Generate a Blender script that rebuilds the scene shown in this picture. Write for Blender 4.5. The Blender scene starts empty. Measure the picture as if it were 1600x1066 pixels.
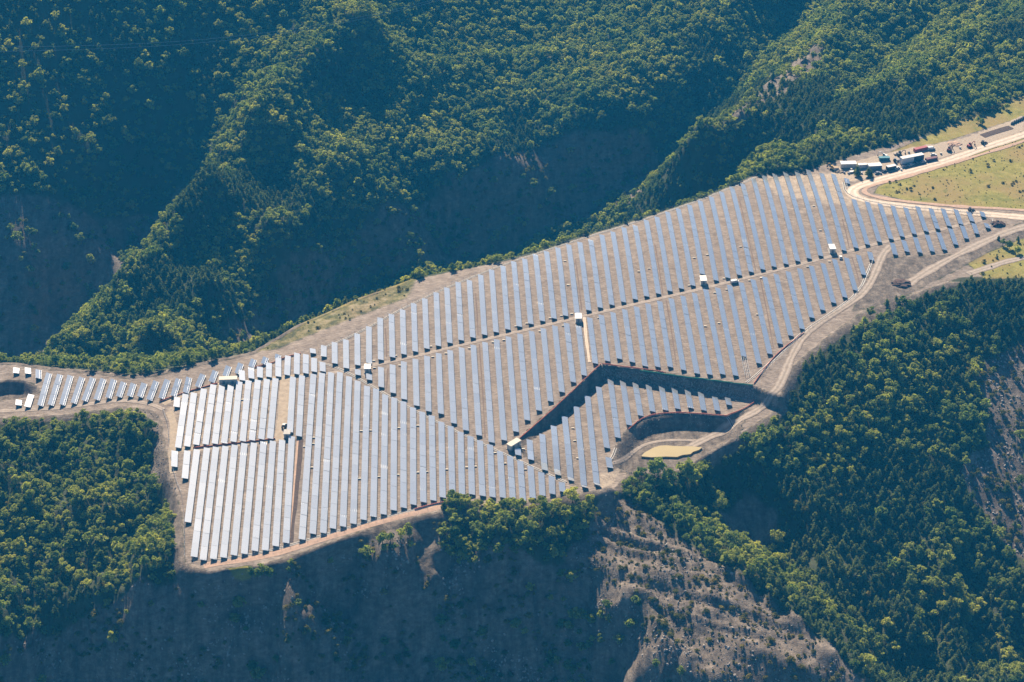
import bpy, bmesh, math, random
import numpy as np
from mathutils import Vector, Matrix

random.seed(7)
RNG = np.random.default_rng(11)
scene = bpy.context.scene
COL = scene.collection

# ------------------------------------------------------------------ camera
CAM_H = 585.0
PITCH = math.radians(32.1)
FPX = 3000.0                      # focal length in pixels of a 1600 px wide picture
cam_data = bpy.data.cameras.new('camera')
cam_data.sensor_width = 36.0
cam_data.sensor_fit = 'HORIZONTAL'
cam_data.lens = 36.0 * FPX / 1600.0
cam_data.clip_start = 1.0
cam_data.clip_end = 20000.0
cam = bpy.data.objects.new('camera', cam_data)
COL.objects.link(cam)
cam.location = (0, 0, CAM_H)
cam.rotation_euler = (math.pi / 2 - PITCH, 0, 0)
scene.camera = cam

# ------------------------------------------------------------------ sky and sun
SUN_EL = math.radians(34.0)
SUN_AZ = math.radians(-12.0)       # seen from the camera: ahead, a little to the left
world = bpy.data.worlds.new('World')
scene.world = world
world.use_nodes = True
wn = world.node_tree
wn.nodes.clear()
w_out = wn.nodes.new('ShaderNodeOutputWorld')
w_bg = wn.nodes.new('ShaderNodeBackground')
w_sky = wn.nodes.new('ShaderNodeTexSky')
w_sky.sky_type = 'NISHITA'
w_sky.sun_disc = False
w_sky.sun_elevation = SUN_EL
w_sky.sun_rotation = SUN_AZ
w_sky.altitude = 2200.0
w_sky.air_density = 0.8
w_sky.dust_density = 1.1
w_sky.ozone_density = 5.0
w_bg.inputs['Strength'].default_value = 0.05
wn.links.new(w_sky.outputs[0], w_bg.inputs[0])
wn.links.new(w_bg.outputs[0], w_out.inputs[0])

sun_data = bpy.data.lights.new('sun', 'SUN')
sun_data.energy = 5.0
sun_data.angle = math.radians(0.5)
sun_data.color = (1.0, 0.86, 0.68)
sun = bpy.data.objects.new('sun', sun_data)
COL.objects.link(sun)
SUN_DIR = Vector((math.sin(SUN_AZ) * math.cos(SUN_EL), math.cos(SUN_AZ) * math.cos(SUN_EL), math.sin(SUN_EL)))
sun.rotation_euler = (-SUN_DIR).to_track_quat('-Z', 'Y').to_euler()
sun.location = (0, 900, 900)

scene.view_settings.view_transform = 'Standard'
scene.view_settings.look = 'None'
scene.view_settings.exposure = 1.36
scene.view_settings.gamma = 1.0
scene.render.engine = 'CYCLES'
scene.cycles.max_bounces = 5
scene.cycles.diffuse_bounces = 1
scene.cycles.glossy_bounces = 2
scene.cycles.transmission_bounces = 2
scene.cycles.transparent_max_bounces = 4
scene.cycles.volume_bounces = 0
scene.cycles.use_denoising = True

# ------------------------------------------------------------------ pixel <-> world helpers
CP, SP = math.cos(PITCH), math.sin(PITCH)

def ray(px, py):
    """direction of the sight line through a photo pixel, scaled so that y advances by one"""
    dx = (np.asarray(px, float) - 800.0)
    dv = (533.0 - np.asarray(py, float))
    y = CP * FPX + SP * dv
    z = -SP * FPX + CP * dv
    return dx / y, z / y          # x and z gained per metre of y

def at_y(px, py, Y):
    a, b = ray(px, py)
    return (float(a * Y), float(Y), float(CAM_H + b * Y))

def at_z(px, py, z):
    a, b = ray(px, py)
    Y = (z - CAM_H) / b
    return (float(a * Y), float(Y), float(z))

def project(x, y, z):
    zc = z - CAM_H
    d = CP * y - SP * zc
    v = SP * y + CP * zc
    return 800.0 + FPX * x / d, 533.0 - FPX * v / d

def poly_z(pts, z):
    return np.array([at_z(px, py, z)[:2] for px, py in pts])

def in_poly(x, y, poly):
    x = np.asarray(x, float); y = np.asarray(y, float)
    c = np.zeros(np.broadcast(x, y).shape, bool)
    n = len(poly); j = n - 1
    for i in range(n):
        xi, yi = poly[i]; xj, yj = poly[j]
        if yi != yj:
            k = ((yi > y) != (yj > y)) & (x < (xj - xi) * (y - yi) / (yj - yi) + xi)
            c ^= k
        j = i
    return c

def line_dist(x, y, pts, closed=False):
    x = np.asarray(x, float); y = np.asarray(y, float)
    d = np.full(np.broadcast(x, y).shape, 1e9)
    P = list(pts) + ([pts[0]] if closed else [])
    for (ax, ay), (bx, by) in zip(P[:-1], P[1:]):
        vx, vy = bx - ax, by - ay
        L2 = vx * vx + vy * vy + 1e-9
        t = np.clip(((x - ax) * vx + (y - ay) * vy) / L2, 0, 1)
        d = np.minimum(d, np.hypot(x - ax - t * vx, y - ay - t * vy))
    return d

def sdist(x, y, poly):
    """distance to a polygon's edge, positive inside"""
    d = line_dist(x, y, poly, True)
    return np.where(in_poly(x, y, poly), d, -d)

def sstep(a, b, v):
    t = np.clip((v - a) / (b - a), 0, 1)
    return t * t * (3 - 2 * t)

def vnoise(x, y, seed=0):
    xi = np.floor(x).astype(np.int64); yi = np.floor(y).astype(np.int64)
    fx = x - xi; fy = y - yi
    fx = fx * fx * (3 - 2 * fx); fy = fy * fy * (3 - 2 * fy)
    def h(a, b):
        n = (a * 374761393 + b * 668265263 + seed * 982451653) & 0xFFFFFFFF
        n = ((n ^ (n >> 13)) * 1274126177) & 0xFFFFFFFF
        n = n ^ (n >> 16)
        return (n & 0xFFFF) / 65535.0
    return (h(xi, yi) * (1 - fx) + h(xi + 1, yi) * fx) * (1 - fy) + (h(xi, yi + 1) * (1 - fx) + h(xi + 1, yi + 1) * fx) * fy

def fbm(x, y, scale, octaves=4, seed=0):
    v = 0; a = 0.5; f = 1.0 / scale
    for o in range(octaves):
        v = v + a * (vnoise(x * f, y * f, seed + o * 17) - 0.5)
        a *= 0.5; f *= 2.03
    return v

def ridged(x, y, scale, octaves=3, seed=0):
    v = 0; a = 1.0; f = 1.0 / scale
    for o in range(octaves):
        v = v + a * (1 - np.abs(2 * vnoise(x * f, y * f, seed + o * 31) - 1))
        a *= 0.5; f *= 2.1
    return v

# ------------------------------------------------------------------ the shape of the land
# plateau of the solar farm: outline traced from the photograph on the level of the panels
PLAT_PX = [(-60, 572), (20, 569), (75, 577), (150, 584), (200, 592), (240, 588), (300, 574), (350, 560), (395, 547),
           (470, 502), (560, 462), (650, 430), (700, 420), (790, 402), (830, 392), (900, 368), (1000, 335), (1100, 300),
           (1180, 264), (1260, 256), (1320, 243), (1400, 226), (1500, 196), (1600, 168), (1700, 140), (1780, 420),
           (1600, 432), (1500, 434), (1400, 470), (1350, 486), (1290, 528), (1235, 575), (1215, 625), (1150, 668), (1080, 700),
           (985, 722), (945, 762), (900, 772), (800, 787), (690, 797), (600, 817), (500, 852), (400, 884), (330, 892),
           (289, 880), (284, 800), (268, 742), (258, 700), (252, 655), (238, 640), (190, 634), (100, 647), (0, 652), (-60, 655)]
PLAT = poly_z(PLAT_PX, 0.0)
# lower terrace below the rock bank, and the settling basin under it
TERR = np.array([at_z(*p, 0.0)[:2] for p in [(796, 698), (940, 570), (1060, 586), (1178, 602), (1198, 612)]] +
                [at_z(*p, -6.0)[:2] for p in [(1240, 640), (1160, 700), (1060, 740), (960, 775), (905, 775)]])
BASIN = np.array([at_z(*p, -6.0)[:2] for p in [(956, 730), (962, 702), (984, 668), (1012, 652), (1060, 645), (1134, 650), (1168, 640)]] +
                 [at_z(*p, -9.0)[:2] for p in [(1150, 690), (1060, 745), (985, 745)]])
PIT = np.array([at_z(*p, 0.0)[:2] for p in [(-40, 604), (12, 592), (40, 593), (58, 602), (64, 612), (40, 621), (-40, 630)]])
CORNER = at_z(800, 700, 0.0)

def site_height(x, y):
    z = np.zeros(np.broadcast(x, y).shape)
    # gentle undulation and a roll-off towards the far rim
    z = z + 1.6 * fbm(x, y, 160.0, 2, 5)
    far = line_dist(x, y, FAR_RIM)
    roll = 46.0 + 0.0 * x
    roll = np.where(x > 40, 46.0 + np.clip(x - 40, 0, 140) * 0.35, roll)
    z = z - 0.5 * 0.13 / roll * np.maximum(0, roll - far) ** 2
    d = sdist(x, y, TERR)
    ramp = np.clip(np.hypot(x - CORNER[0], y - CORNER[1]) / 42.0, 0, 1)
    drop = 6.2 * sstep(0.0, 4.6, d) * ramp
    z = z - drop
    d2 = sdist(x, y, BASIN)
    z = z - 5.5 * sstep(-0.5, 8.0, d2)
    d3 = sdist(x, y, PIT)
    z = z - 5.0 * sstep(0.0, 7.0, d3)
    return z

FAR_RIM = PLAT[8:20]

# control points outside the plateau: photo pixel and distance
GP = [
 # dark slope on the far left
 (-60, 560, 1130), (50, 560, 1122), (50, 480, 1160), (50, 400, 1190), (50, 300, 1238), (50, 200, 1290), (50, 100, 1342), (50, 0, 1397),
 (-60, 300, 1230), (-60, 100, 1335), (-60, 0, 1390), (150, 480, 1185), (150, 380, 1225), (150, 250, 1285), (150, 120, 1352), (150, 0, 1415),
 (250, 330, 1290), (250, 200, 1330), (250, 100, 1375), (250, 0, 1430), (320, 200, 1345), (350, 100, 1395), (350, 0, 1452), (440, 60, 1432), (440, 0, 1470),
 (300, 280, 1305), (200, 400, 1248), (100, 510, 1170),
 # crest of the first spur
 (570, 30, 1440), (500, 90, 1390), (440, 140, 1335), (400, 185, 1290), (330, 285, 1195), (290, 335, 1162), (200, 440, 1105), (100, 545, 1038), (70, 570, 1005),
 # bare bowl between the spurs
 (400, 300, 1232), (360, 350, 1180), (300, 410, 1136), (240, 480, 1083), (430, 260, 1262),
 # crest of the second spur
 (500, 310, 1240), (430, 370, 1172), (330, 450, 1100), (230, 530, 1020), (160, 578, 962),
 # shaded valley right of the second spur
 (500, 400, 1195), (500, 480, 1172), (420, 450, 1150), (400, 520, 1100), (340, 540, 1060), (560, 440, 1210), (560, 390, 1228),
 # sunny body of the hill
 (520, 200, 1335), (560, 130, 1400), (620, 60, 1470), (650, 0, 1530), (600, 300, 1270), (650, 200, 1372), (700, 100, 1470), (800, 30, 1552), (800, 130, 1470),
 (560, 260, 1295), (560, 325, 1250), (800, 215, 1385), (850, 200, 1402), (900, 100, 1500), (900, 0, 1600), (950, 185, 1400), (1000, 180, 1400),
 # hollow with the bare cliff
 (620, 380, 1240), (640, 430, 1225), (700, 265, 1320), (700, 320, 1305), (700, 400, 1275), (800, 250, 1345), (800, 320, 1325), (800, 385, 1300), (900, 215, 1385), (900, 270, 1370), (900, 345, 1335), (970, 290, 1365), (1000, 250, 1385),
 # valley right of it
 (1040, 240, 1395), (1000, 100, 1465), (1000, 0, 1570), (1100, 50, 1512), (1100, 0, 1560), (1100, 160, 1425), (1150, 125, 1452), (1200, 50, 1532), (1210, 0, 1580), (1240, 55, 1520),
 # next crest and the slopes to the right
 (1290, 75, 1415), (1200, 150, 1345), (1150, 200, 1290), (1090, 225, 1262), (1320, 30, 1470), (1340, 0, 1505), (1250, 180, 1255), (1180, 240, 1200),
 (1350, 120, 1345), (1330, 180, 1250), (1400, 60, 1440), (1450, 120, 1330), (1420, 180, 1235), (1500, 90, 1362), (1500, 150, 1262), (1500, 0, 1480), (1600, 130, 1280), (1600, 60, 1385), (1600, 0, 1465), (1700, 100, 1320), (1700, 0, 1465),
 # forest slope in the right foreground
 (1500, 500, 966), (1500, 560, 938), (1500, 700, 872), (1500, 850, 808), (1500, 1066, 724), (1620, 560, 944), (1620, 700, 878), (1620, 850, 815), (1620, 1066, 730), (1720, 700, 885), (1720, 1066, 735),
 (1400, 560, 927), (1300, 620, 891), (1250, 680, 857), (1380, 700, 863), (1350, 800, 820), (1350, 900, 780), (1420, 1000, 744), (1250, 780, 815), (1200, 720, 838), (1450, 1066, 721), (1420, 850, 805),
 # gully behind the knoll
 (1150, 760, 826), (1150, 810, 812), (1180, 850, 798), (1250, 900, 772), (1320, 970, 744), (1380, 1050, 717), (1090, 760, 815),
 # knoll
 (965, 775, 794), (1050, 840, 765), (1150, 900, 738.6), (1250, 980, 705.7), (1330, 1050, 678), (1000, 870, 751), (940, 850, 760), (1050, 930, 725.7), (1120, 1000, 697.6), (1180, 1066, 672), (1250, 1066, 672), (1350, 1080, 667),
 (885, 872, 750.5), (1000, 938, 722.7), (1085, 1020, 689.7), (1100, 1066, 673), (960, 810, 778), (1000, 805, 780),
 # shaded cliffs
 (860, 905, 741), (950, 965, 721), (1010, 1045, 690), (760, 830, 761), (820, 835, 758), (720, 862, 752), (850, 868, 748), (790, 865, 750), (800, 915, 740), (800, 970, 730), (800, 1066, 709), (900, 1000, 721), (950, 1066, 704), (690, 870, 751), (700, 920, 737), (700, 1000, 722), (700, 1066, 709),
 (600, 870, 744), (600, 950, 729), (600, 1066, 706), (520, 900, 738), (540, 970, 727), (440, 945, 717), (470, 985, 705), (510, 1040, 698), (640, 1066, 703), (405, 915, 725), (370, 940, 722), (390, 1010, 708), (400, 1066, 698), (300, 930, 718), (300, 1000, 708), (300, 1066, 697), (200, 1000, 712), (200, 1066, 702), (100, 1066, 712),
 # forest spur in the left foreground
 (280, 890, 730), (240, 905, 730), (120, 960, 729), (20, 1000, 714), (-60, 1030, 704), (-60, 1066, 698), (20, 1066, 700), (200, 860, 764), (100, 850, 773), (100, 750, 813), (100, 700, 835), (200, 700, 836), (200, 780, 801), (0, 700, 834), (0, 800, 792), (0, 900, 752), (-60, 750, 812), (-60, 900, 752), (250, 800, 788), (240, 720, 824), (230, 660, 849), (100, 665, 850), (0, 672, 846), (-60, 672, 846),
]
GW = [  # hidden ground, in metres: valley floor behind the plateau, and beyond the frame
 (-330, 1010, -110), (-250, 1010, -95), (-180, 1010, -78), (-90, 1090, -125), (-30, 1130, -150), (40, 1180, -160), (110, 1220, -148), (165, 1240, -118),
 (-480, 900, -60), (-480, 1100, -140), (-480, 1300, -40), (-480, 1500, 50), (480, 1000, 5), (480, 1200, 0), (560, 1400, 10), (480, 800, -60),
 (-900, 700, -60), (-900, 1200, -60), (900, 700, -40), (900, 1200, 30), (-900, 2300, 190), (900, 2300, 190), (-300, 2300, 190), (300, 2300, 190), (0, 2000, 110), (-400, 1900, 130), (400, 1900, 110),
 (0, 1750, 10), (-250, 1640, 70), (250, 1720, 20), (450, 1640, 30), (-450, 1700, 100),
 (-300, 620, -120), (0, 600, -130), (300, 600, -110), (-900, 450, -160), (0, 420, -190), (900, 450, -150), (150, 640, -70), (220, 660, -62), (60, 640, -95),
]
ctrl = [at_y(*p) for p in GP] + list(GW)
Pb = []
for i in range(len(PLAT)):
    a, b = PLAT[i], PLAT[(i + 1) % len(PLAT)]
    n = max(1, int(np.hypot(*(b - a)) / 30))
    for k in range(n):
        Pb.append(a + (b - a) * k / n)
Pb = np.array(Pb)
gx, gy = np.meshgrid(np.arange(-300, 420, 70.0), np.arange(720, 1250, 70.0))
gi = sdist(gx, gy, PLAT) > 18
Pi = np.column_stack([gx[gi], gy[gi]])
Ps = np.vstack([Pb, Pi])
ctrl = np.array(ctrl + [(p[0], p[1], z) for p, z in zip(Ps, site_height(Ps[:, 0], Ps[:, 1]))])

def rbf_fit(P):
    n = len(P)
    s = 500.0
    X = P[:, :2] / s
    D = np.hypot(X[:, None, 0] - X[None, :, 0], X[:, None, 1] - X[None, :, 1])
    A = np.zeros((n + 3, n + 3))
    A[:n, :n] = np.sqrt(D * D + 0.012 ** 2) - 0.0015 * np.eye(n) * 0
    A[:n, n] = 1; A[:n, n + 1:] = X
    A[n, :n] = 1; A[n + 1:, :n] = X.T
    b = np.concatenate([P[:, 2], np.zeros(3)])
    w = np.linalg.lstsq(A, b, rcond=None)[0]
    return X, w, s
RX, RW, RS = rbf_fit(ctrl)

def rbf_eval(x, y):
    sh = x.shape
    x = x.ravel() / RS; y = y.ravel() / RS
    out = np.empty(len(x))
    n = len(RX)
    for i in range(0, len(x), 20000):
        xs = x[i:i + 20000]; ys = y[i:i + 20000]
        D = np.sqrt((xs[:, None] - RX[None, :, 0]) ** 2 + (ys[:, None] - RX[None, :, 1]) ** 2 + 0.012 ** 2)
        out[i:i + 20000] = D @ RW[:n] + RW[n] + RW[n + 1] * xs + RW[n + 2] * ys
    return out.reshape(sh)

def axis(stops):
    v = []
    for a, b, s in stops:
        v += list(np.linspace(a, b, max(1, int(round((b - a) / s))), endpoint=False))
    v.append(stops[-1][1])
    return np.array(v)

GXS = axis([(-900, -480, 30), (-480, -350, 6), (-350, 360, 1.8), (360, 480, 6), (480, 900, 30)])
GYS = axis([(420, 620, 20), (620, 680, 4), (680, 1180, 1.6), (1180, 1620, 4), (1620, 2300, 20)])
TX, TY = np.meshgrid(GXS, GYS)
base = rbf_eval(TX, TY)
SD = sdist(TX, TY, PLAT)
wp = sstep(-7.0, 0.0, SD)
ZS = site_height(TX, TY)

# eroded detail away from the farm: gullies on the marl cliffs, lumps under the forest
off = sstep(2.0, 26.0, -SD)
front = 1 - sstep(770, 860, TY)
warp = 14 * fbm(TX, TY, 60, 2, 71)
gul = ridged((TX + warp) * 1.0, (TY + warp) * 0.45, 42.0, 4, 3) - 0.9
gul2 = ridged((TX + 0.5 * warp) * 1.0, TY * 0.35, 9.0, 2, 9) - 0.75
knoll_dir = ridged((TX * 0.42 + TY * 0.9) + warp * 0.35, (TX * 0.9 - TY * 0.42) * 0.10, 9.0, 2, 15) - 0.9
KNOLL_PX = [(938, 772), (985, 778), (1060, 838), (1160, 895), (1260, 975), (1345, 1062), (1400, 1110), (1080, 1110), (1085, 1020), (1000, 938), (880, 872), (925, 822)]
kn = sstep(-4, 8, sdist(TX + 16 * fbm(TX, TY, 22, 3, 301), TY + 16 * fbm(TX, TY, 22, 3, 302), np.array([at_z(*p, -14.0)[:2] for p in KNOLL_PX])))
land = base + off * (4.5 * fbm(TX, TY, 90, 3, 21) + 2.0 * fbm(TX, TY, 18, 3, 22))
land = land + off * front * (8.0 * (1 - kn) * gul + 1.5 * gul2 * (1 - kn) + (1 - kn) * (10.5 * (ridged(TX + 0.9 * warp, (TY + 0.3 * TX) * 0.32, 24.0, 3, 88) - 1.0) + 2.6 * (ridged(TX + 0.3 * warp, TY * 0.5, 8.5, 3, 93) - 1.0)) + kn * (3.3 * knoll_dir + 0.9 * fbm(TX, TY, 7.0, 3, 61) + 0.9 * (ridged(TX + 0.2 * warp, TY, 6.5, 2, 66) - 0.9) + 6.0 * fbm(TX, TY, 34.0, 2, 62)))
back = sstep(1000, 1080, TY)
land = land + off * back * ((1.5 + 6.0 * sstep(-90, 0, TX)) * (ridged(0.75 * (TX - 0.8 * TY) + 1.3 * warp, 0.3 * (TX + TY), 95, 3, 44) - 0.95))
# crests and ravines of the hills behind, traced from the photograph
for amp, wid, pts in (
        (9.0, 15.0, [(570, 30, 1440), (500, 90, 1390), (440, 140, 1335), (400, 185, 1290), (330, 285, 1195), (290, 335, 1162), (200, 440, 1105), (100, 545, 1038)]),
        (7.0, 14.0, [(560, 260, 1295), (500, 310, 1240), (430, 370, 1172), (330, 450, 1100), (230, 530, 1020)]),
        (7.0, 18.0, [(900, 100, 1500), (760, 90, 1480), (650, 150, 1420), (560, 260, 1295)]),
        (-3.0, 20.0, [(700, 30, 1540), (600, 110, 1425), (500, 200, 1330), (430, 270, 1255)]),
        (11.0, 17.0, [(1320, 30, 1470), (1290, 75, 1415), (1200, 150, 1345), (1150, 200, 1290), (1090, 225, 1262)]),
        (-20.0, 26.0, [(1230, 20, 1560), (1200, 50, 1532), (1150, 125, 1452), (1100, 165, 1425), (1045, 235, 1395)]),
        (9.0, 17.0, [(1620, 30, 1430), (1500, 90, 1362), (1420, 140, 1300), (1330, 185, 1245)]),
        (-13.0, 20.0, [(1480, 10, 1480), (1400, 75, 1420), (1330, 140, 1310), (1240, 195, 1245)])):
    d = line_dist(TX, TY, [at_y(*p)[:2] for p in pts])
    land = land + off * amp * np.exp(-(d / wid) ** 1.4)
TZ = land * (1 - wp) + ZS * wp

def height(x, y):
    x = np.asarray(x, float); y = np.asarray(y, float)
    i = np.clip(np.searchsorted(GXS, x) - 1, 0, len(GXS) - 2)
    j = np.clip(np.searchsorted(GYS, y) - 1, 0, len(GYS) - 2)
    fx = np.clip((x - GXS[i]) / (GXS[i + 1] - GXS[i]), 0, 1); fy = np.clip((y - GYS[j]) / (GYS[j + 1] - GYS[j]), 0, 1)
    return (TZ[j, i] * (1 - fx) + TZ[j, i + 1] * fx) * (1 - fy) + (TZ[j + 1, i] * (1 - fx) + TZ[j + 1, i + 1] * fx) * fy

_YM = np.arange(640.0, 1700.0, 2.0)
def hit(px, py, lift=0.0):
    """where the sight line through a photo pixel meets the ground (raised by lift)"""
    a, b = ray(px, py)
    d = (CAM_H + b * _YM) - (height(a * _YM, _YM) + lift)
    k = np.nonzero(d <= 0)[0]
    if len(k) == 0 or k[0] == 0:
        Y = (lift - CAM_H) / b
    else:
        k = k[0]
        lo, hi = _YM[k - 1], _YM[k]
        for _ in range(12):
            m = 0.5 * (lo + hi)
            if (CAM_H + b * m) - (float(height(a * m, m)) + lift) > 0: lo = m
            else: hi = m
        Y = hi
    x = float(a * Y)
    return Vector((x, float(Y), float(height(x, Y)) + lift))

def hit_poly(pts):
    return np.array([tuple(hit(*p))[:2] for p in pts])

# ------------------------------------------------------------------ materials
def new_mat(name):
    m = bpy.data.materials.new(name)
    m.use_nodes = True
    nt = m.node_tree
    nt.nodes.clear()
    out = nt.nodes.new('ShaderNodeOutputMaterial')
    return m, nt, out

def N(nt, kind, **kw):
    n = nt.nodes.new(kind)
    for k, v in kw.items():
        if k in n.inputs.keys():
            n.inputs[k].default_value = v
        else:
            setattr(n, k, v)
    return n

def noise(nt, scale, detail=4.0, rough=0.6, vec=None):
    n = nt.nodes.new('ShaderNodeTexNoise')
    n.inputs['Scale'].default_value = scale
    n.inputs['Detail'].default_value = detail
    n.inputs['Roughness'].default_value = rough
    if vec is not None:
        nt.links.new(vec, n.inputs['Vector'])
    return n.outputs['Fac']

def ramp(nt, fac, stops):
    r = nt.nodes.new('ShaderNodeValToRGB')
    els = r.color_ramp.elements
    els[0].position, els[0].color = stops[0][0], (*stops[0][1], 1)
    els[1].position, els[1].color = stops[-1][0], (*stops[-1][1], 1)
    for p, c in stops[1:-1]:
        e = els.new(p); e.color = (*c, 1)
    nt.links.new(fac, r.inputs['Fac'])
    return r.outputs['Color']

def mix(nt, fac, a, b, mode='MIX'):
    n = nt.nodes.new('ShaderNodeMix')
    n.data_type = 'RGBA'; n.blend_type = mode
    if isinstance(fac, (int, float)): n.inputs['Factor'].default_value = fac
    else: nt.links.new(fac, n.inputs['Factor'])
    for s, v in ((n.inputs['A'], a), (n.inputs['B'], b)):
        if isinstance(v, tuple): s.default_value = (*v[:3], 1)
        else: nt.links.new(v, s)
    return n.outputs['Result']

def math_node(nt, op, a, b=0.0, clamp=False):
    n = nt.nodes.new('ShaderNodeMath'); n.operation = op; n.use_clamp = clamp
    for s, v in ((n.inputs[0], a), (n.inputs[1], b)):
        if isinstance(v, (int, float)): s.default_value = v
        else: nt.links.new(v, s)
    return n.outputs[0]

def simple(name, color, rough=0.8, metal=0.0, var=0.25, scale=1.2, spec=0.3, bump=0.0):
    """plain surface with procedural mottling"""
    m, nt, out = new_mat(name)
    tc = nt.nodes.new('ShaderNodeTexCoord')
    f = noise(nt, scale, 5.0, 0.65, tc.outputs['Object'])
    c = ramp(nt, f, [(0.25, tuple(max(0, v * (1 - var)) for v in color)), (0.75, tuple(min(1, v * (1 + var)) for v in color))])
    b = nt.nodes.new('ShaderNodeBsdfPrincipled')
    nt.links.new(c, b.inputs['Base Color'])
    b.inputs['Roughness'].default_value = rough
    b.inputs['Metallic'].default_value = metal
    b.inputs['Specular IOR Level'].default_value = spec
    if bump:
        bp = nt.nodes.new('ShaderNodeBump'); bp.inputs['Strength'].default_value = bump
        bp.inputs['Distance'].default_value = 0.3
        nt.links.new(f, bp.inputs['Height']); nt.links.new(bp.outputs[0], b.inputs['Normal'])
    nt.links.new(b.outputs[0], out.inputs['Surface'])
    return m

def terrain_material():
    m, nt, out = new_mat('ground_soil_rock_grass')
    geo = nt.nodes.new('ShaderNodeNewGeometry')
    pos = geo.outputs['Position']
    def att(n):
        a = nt.nodes.new('ShaderNodeAttribute'); a.attribute_name = n
        return a.outputs['Fac']
    fine = noise(nt, 0.9, 6.0, 0.7, pos)
    mid = noise(nt, 0.16, 5.0, 0.65, pos)
    big = noise(nt, 0.03, 4.0, 0.6, pos)
    # forest floor: dry grass and low scrub between the trees
    floor = mix(nt, mid, (0.04, 0.042, 0.024), (0.085, 0.082, 0.04))
    floor = mix(nt, ramp(nt, fine, [(0.45, (0, 0, 0)), (0.65, (1, 1, 1))]), floor, (0.035, 0.055, 0.02))
    # worked soil of the farm, drawn out along the hoeing direction
    mp = N(nt, 'ShaderNodeMapping'); nt.links.new(pos, mp.inputs['Vector'])
    mp.inputs['Rotation'].default_value = (0, 0, 0.5); mp.inputs['Scale'].default_value = (0.22, 1.0, 1.0)
    fur = noise(nt, 1.5, 4.0, 0.7, mp.outputs[0])
    soil = ramp(nt, fur, [(0.28, (0.155, 0.12, 0.093)), (0.5, (0.295, 0.237, 0.187)), (0.72, (0.445, 0.367, 0.297))])
    soil = mix(nt, mix(nt, 0.5, ramp(nt, mid, [(0.3, (0.75, 0.72, 0.70)), (0.7, (1.15, 1.12, 1.08))]), ramp(nt, big, [(0.3, (0.8, 0.78, 0.78)), (0.7, (1.2, 1.2, 1.18))])), soil, soil)
    soil = mix(nt, 1.0, soil, ramp(nt, mid, [(0.3, (0.6, 0.58, 0.57)), (0.7, (1.0, 1.0, 1.0))]), 'MULTIPLY')
    pale = ramp(nt, fine, [(0.3, (0.30, 0.23, 0.165)), (0.7, (0.47, 0.385, 0.29))])
    # grey marl with layers
    mp2 = N(nt, 'ShaderNodeMapping'); nt.links.new(pos, mp2.inputs['Vector'])
    mp2.inputs['Scale'].default_value = (0.5, 0.5, 1.0); mp2.inputs['Rotation'].default_value = (0.15, 0.1, 0)
    lay = noise(nt, 0.55, 7.0, 0.75, mp2.outputs[0])
    rock = ramp(nt, lay, [(0.25, (0.10, 0.085, 0.07)), (0.5, (0.23, 0.186, 0.147)), (0.72, (0.40, 0.325, 0.25))])
    rock = mix(nt, 1.0, rock, ramp(nt, mid, [(0.3, (0.6, 0.58, 0.55)), (0.7, (1.0, 1.0, 1.0))]), 'MULTIPLY')
    mp3 = N(nt, 'ShaderNodeMapping'); nt.links.new(pos, mp3.inputs['Vector']); mp3.inputs['Scale'].default_value = (1.0, 0.25, 0.12)
    strk = noise(nt, 0.22, 5.0, 0.7, mp3.outputs[0])  # vertical erosion streaks; their tone contrast stands in for skylight shading of ribs
    rock = mix(nt, 1.0, rock, ramp(nt, strk, [(0.35, (0.5, 0.5, 0.52)), (0.6, (1.0, 1.0, 1.0))]), 'MULTIPLY')
    # dry meadow
    grass = ramp(nt, mid, [(0.25, (0.145, 0.14, 0.03)), (0.5, (0.25, 0.22, 0.052)), (0.75, (0.36, 0.295, 0.09))])
    grass = mix(nt, ramp(nt, fine, [(0.5, (0, 0, 0)), (0.68, (1, 1, 1))]), grass, (0.13, 0.12, 0.028))
    grass = mix(nt, ramp(nt, big, [(0.42, (0, 0, 0)), (0.62, (0.7, 0.7, 0.7))]), grass, (0.27, 0.185, 0.075))
    grass = mix(nt, ramp(nt, noise(nt, 0.07, 4.0, 0.65, pos), [(0.55, (0, 0, 0)), (0.7, (0.8, 0.8, 0.8))]), grass, (0.12, 0.135, 0.03))
    def sel(a):   # ragged edge
        e = math_node(nt, 'ADD', a, math_node(nt, 'MULTIPLY', math_node(nt, 'SUBTRACT', mid, 0.5), 0.9))
        e = math_node(nt, 'ADD', e, math_node(nt, 'MULTIPLY', math_node(nt, 'SUBTRACT', fine, 0.5), 0.5))
        return math_node(nt, 'MULTIPLY', math_node(nt, 'SUBTRACT', e, 0.35), 3.3, True)
    c = mix(nt, sel(att('w_rock')), floor, rock)
    c = mix(nt, sel(att('w_grass')), c, grass)
    c = mix(nt, sel(att('w_soil')), c, soil)
    c = mix(nt, sel(att('w_pale')), c, pale)
    b = nt.nodes.new('ShaderNodeBsdfPrincipled')
    nt.links.new(c, b.inputs['Base Color'])
    b.inputs['Roughness'].default_value = 0.95
    b.inputs['Specular IOR Level'].default_value = 0.1
    h = math_node(nt, 'ADD', math_node(nt, 'MULTIPLY', math_node(nt, 'MULTIPLY', fur, att('w_soil')), 0.5), math_node(nt, 'MULTIPLY', fine, 0.6))
    h = math_node(nt, 'ADD', h, math_node(nt, 'MULTIPLY', math_node(nt, 'MULTIPLY', lay, att('w_rock')), 1.6))
    bp = nt.nodes.new('ShaderNodeBump'); bp.inputs['Strength'].default_value = 0.9; bp.inputs['Distance'].default_value = 0.55
    nt.links.new(h, bp.inputs['Height']); nt.links.new(bp.outputs[0], b.inputs['Normal'])
    nt.links.new(b.outputs[0], out.inputs['Surface'])
    return m

M = {}
M['ground'] = terrain_material()

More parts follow.
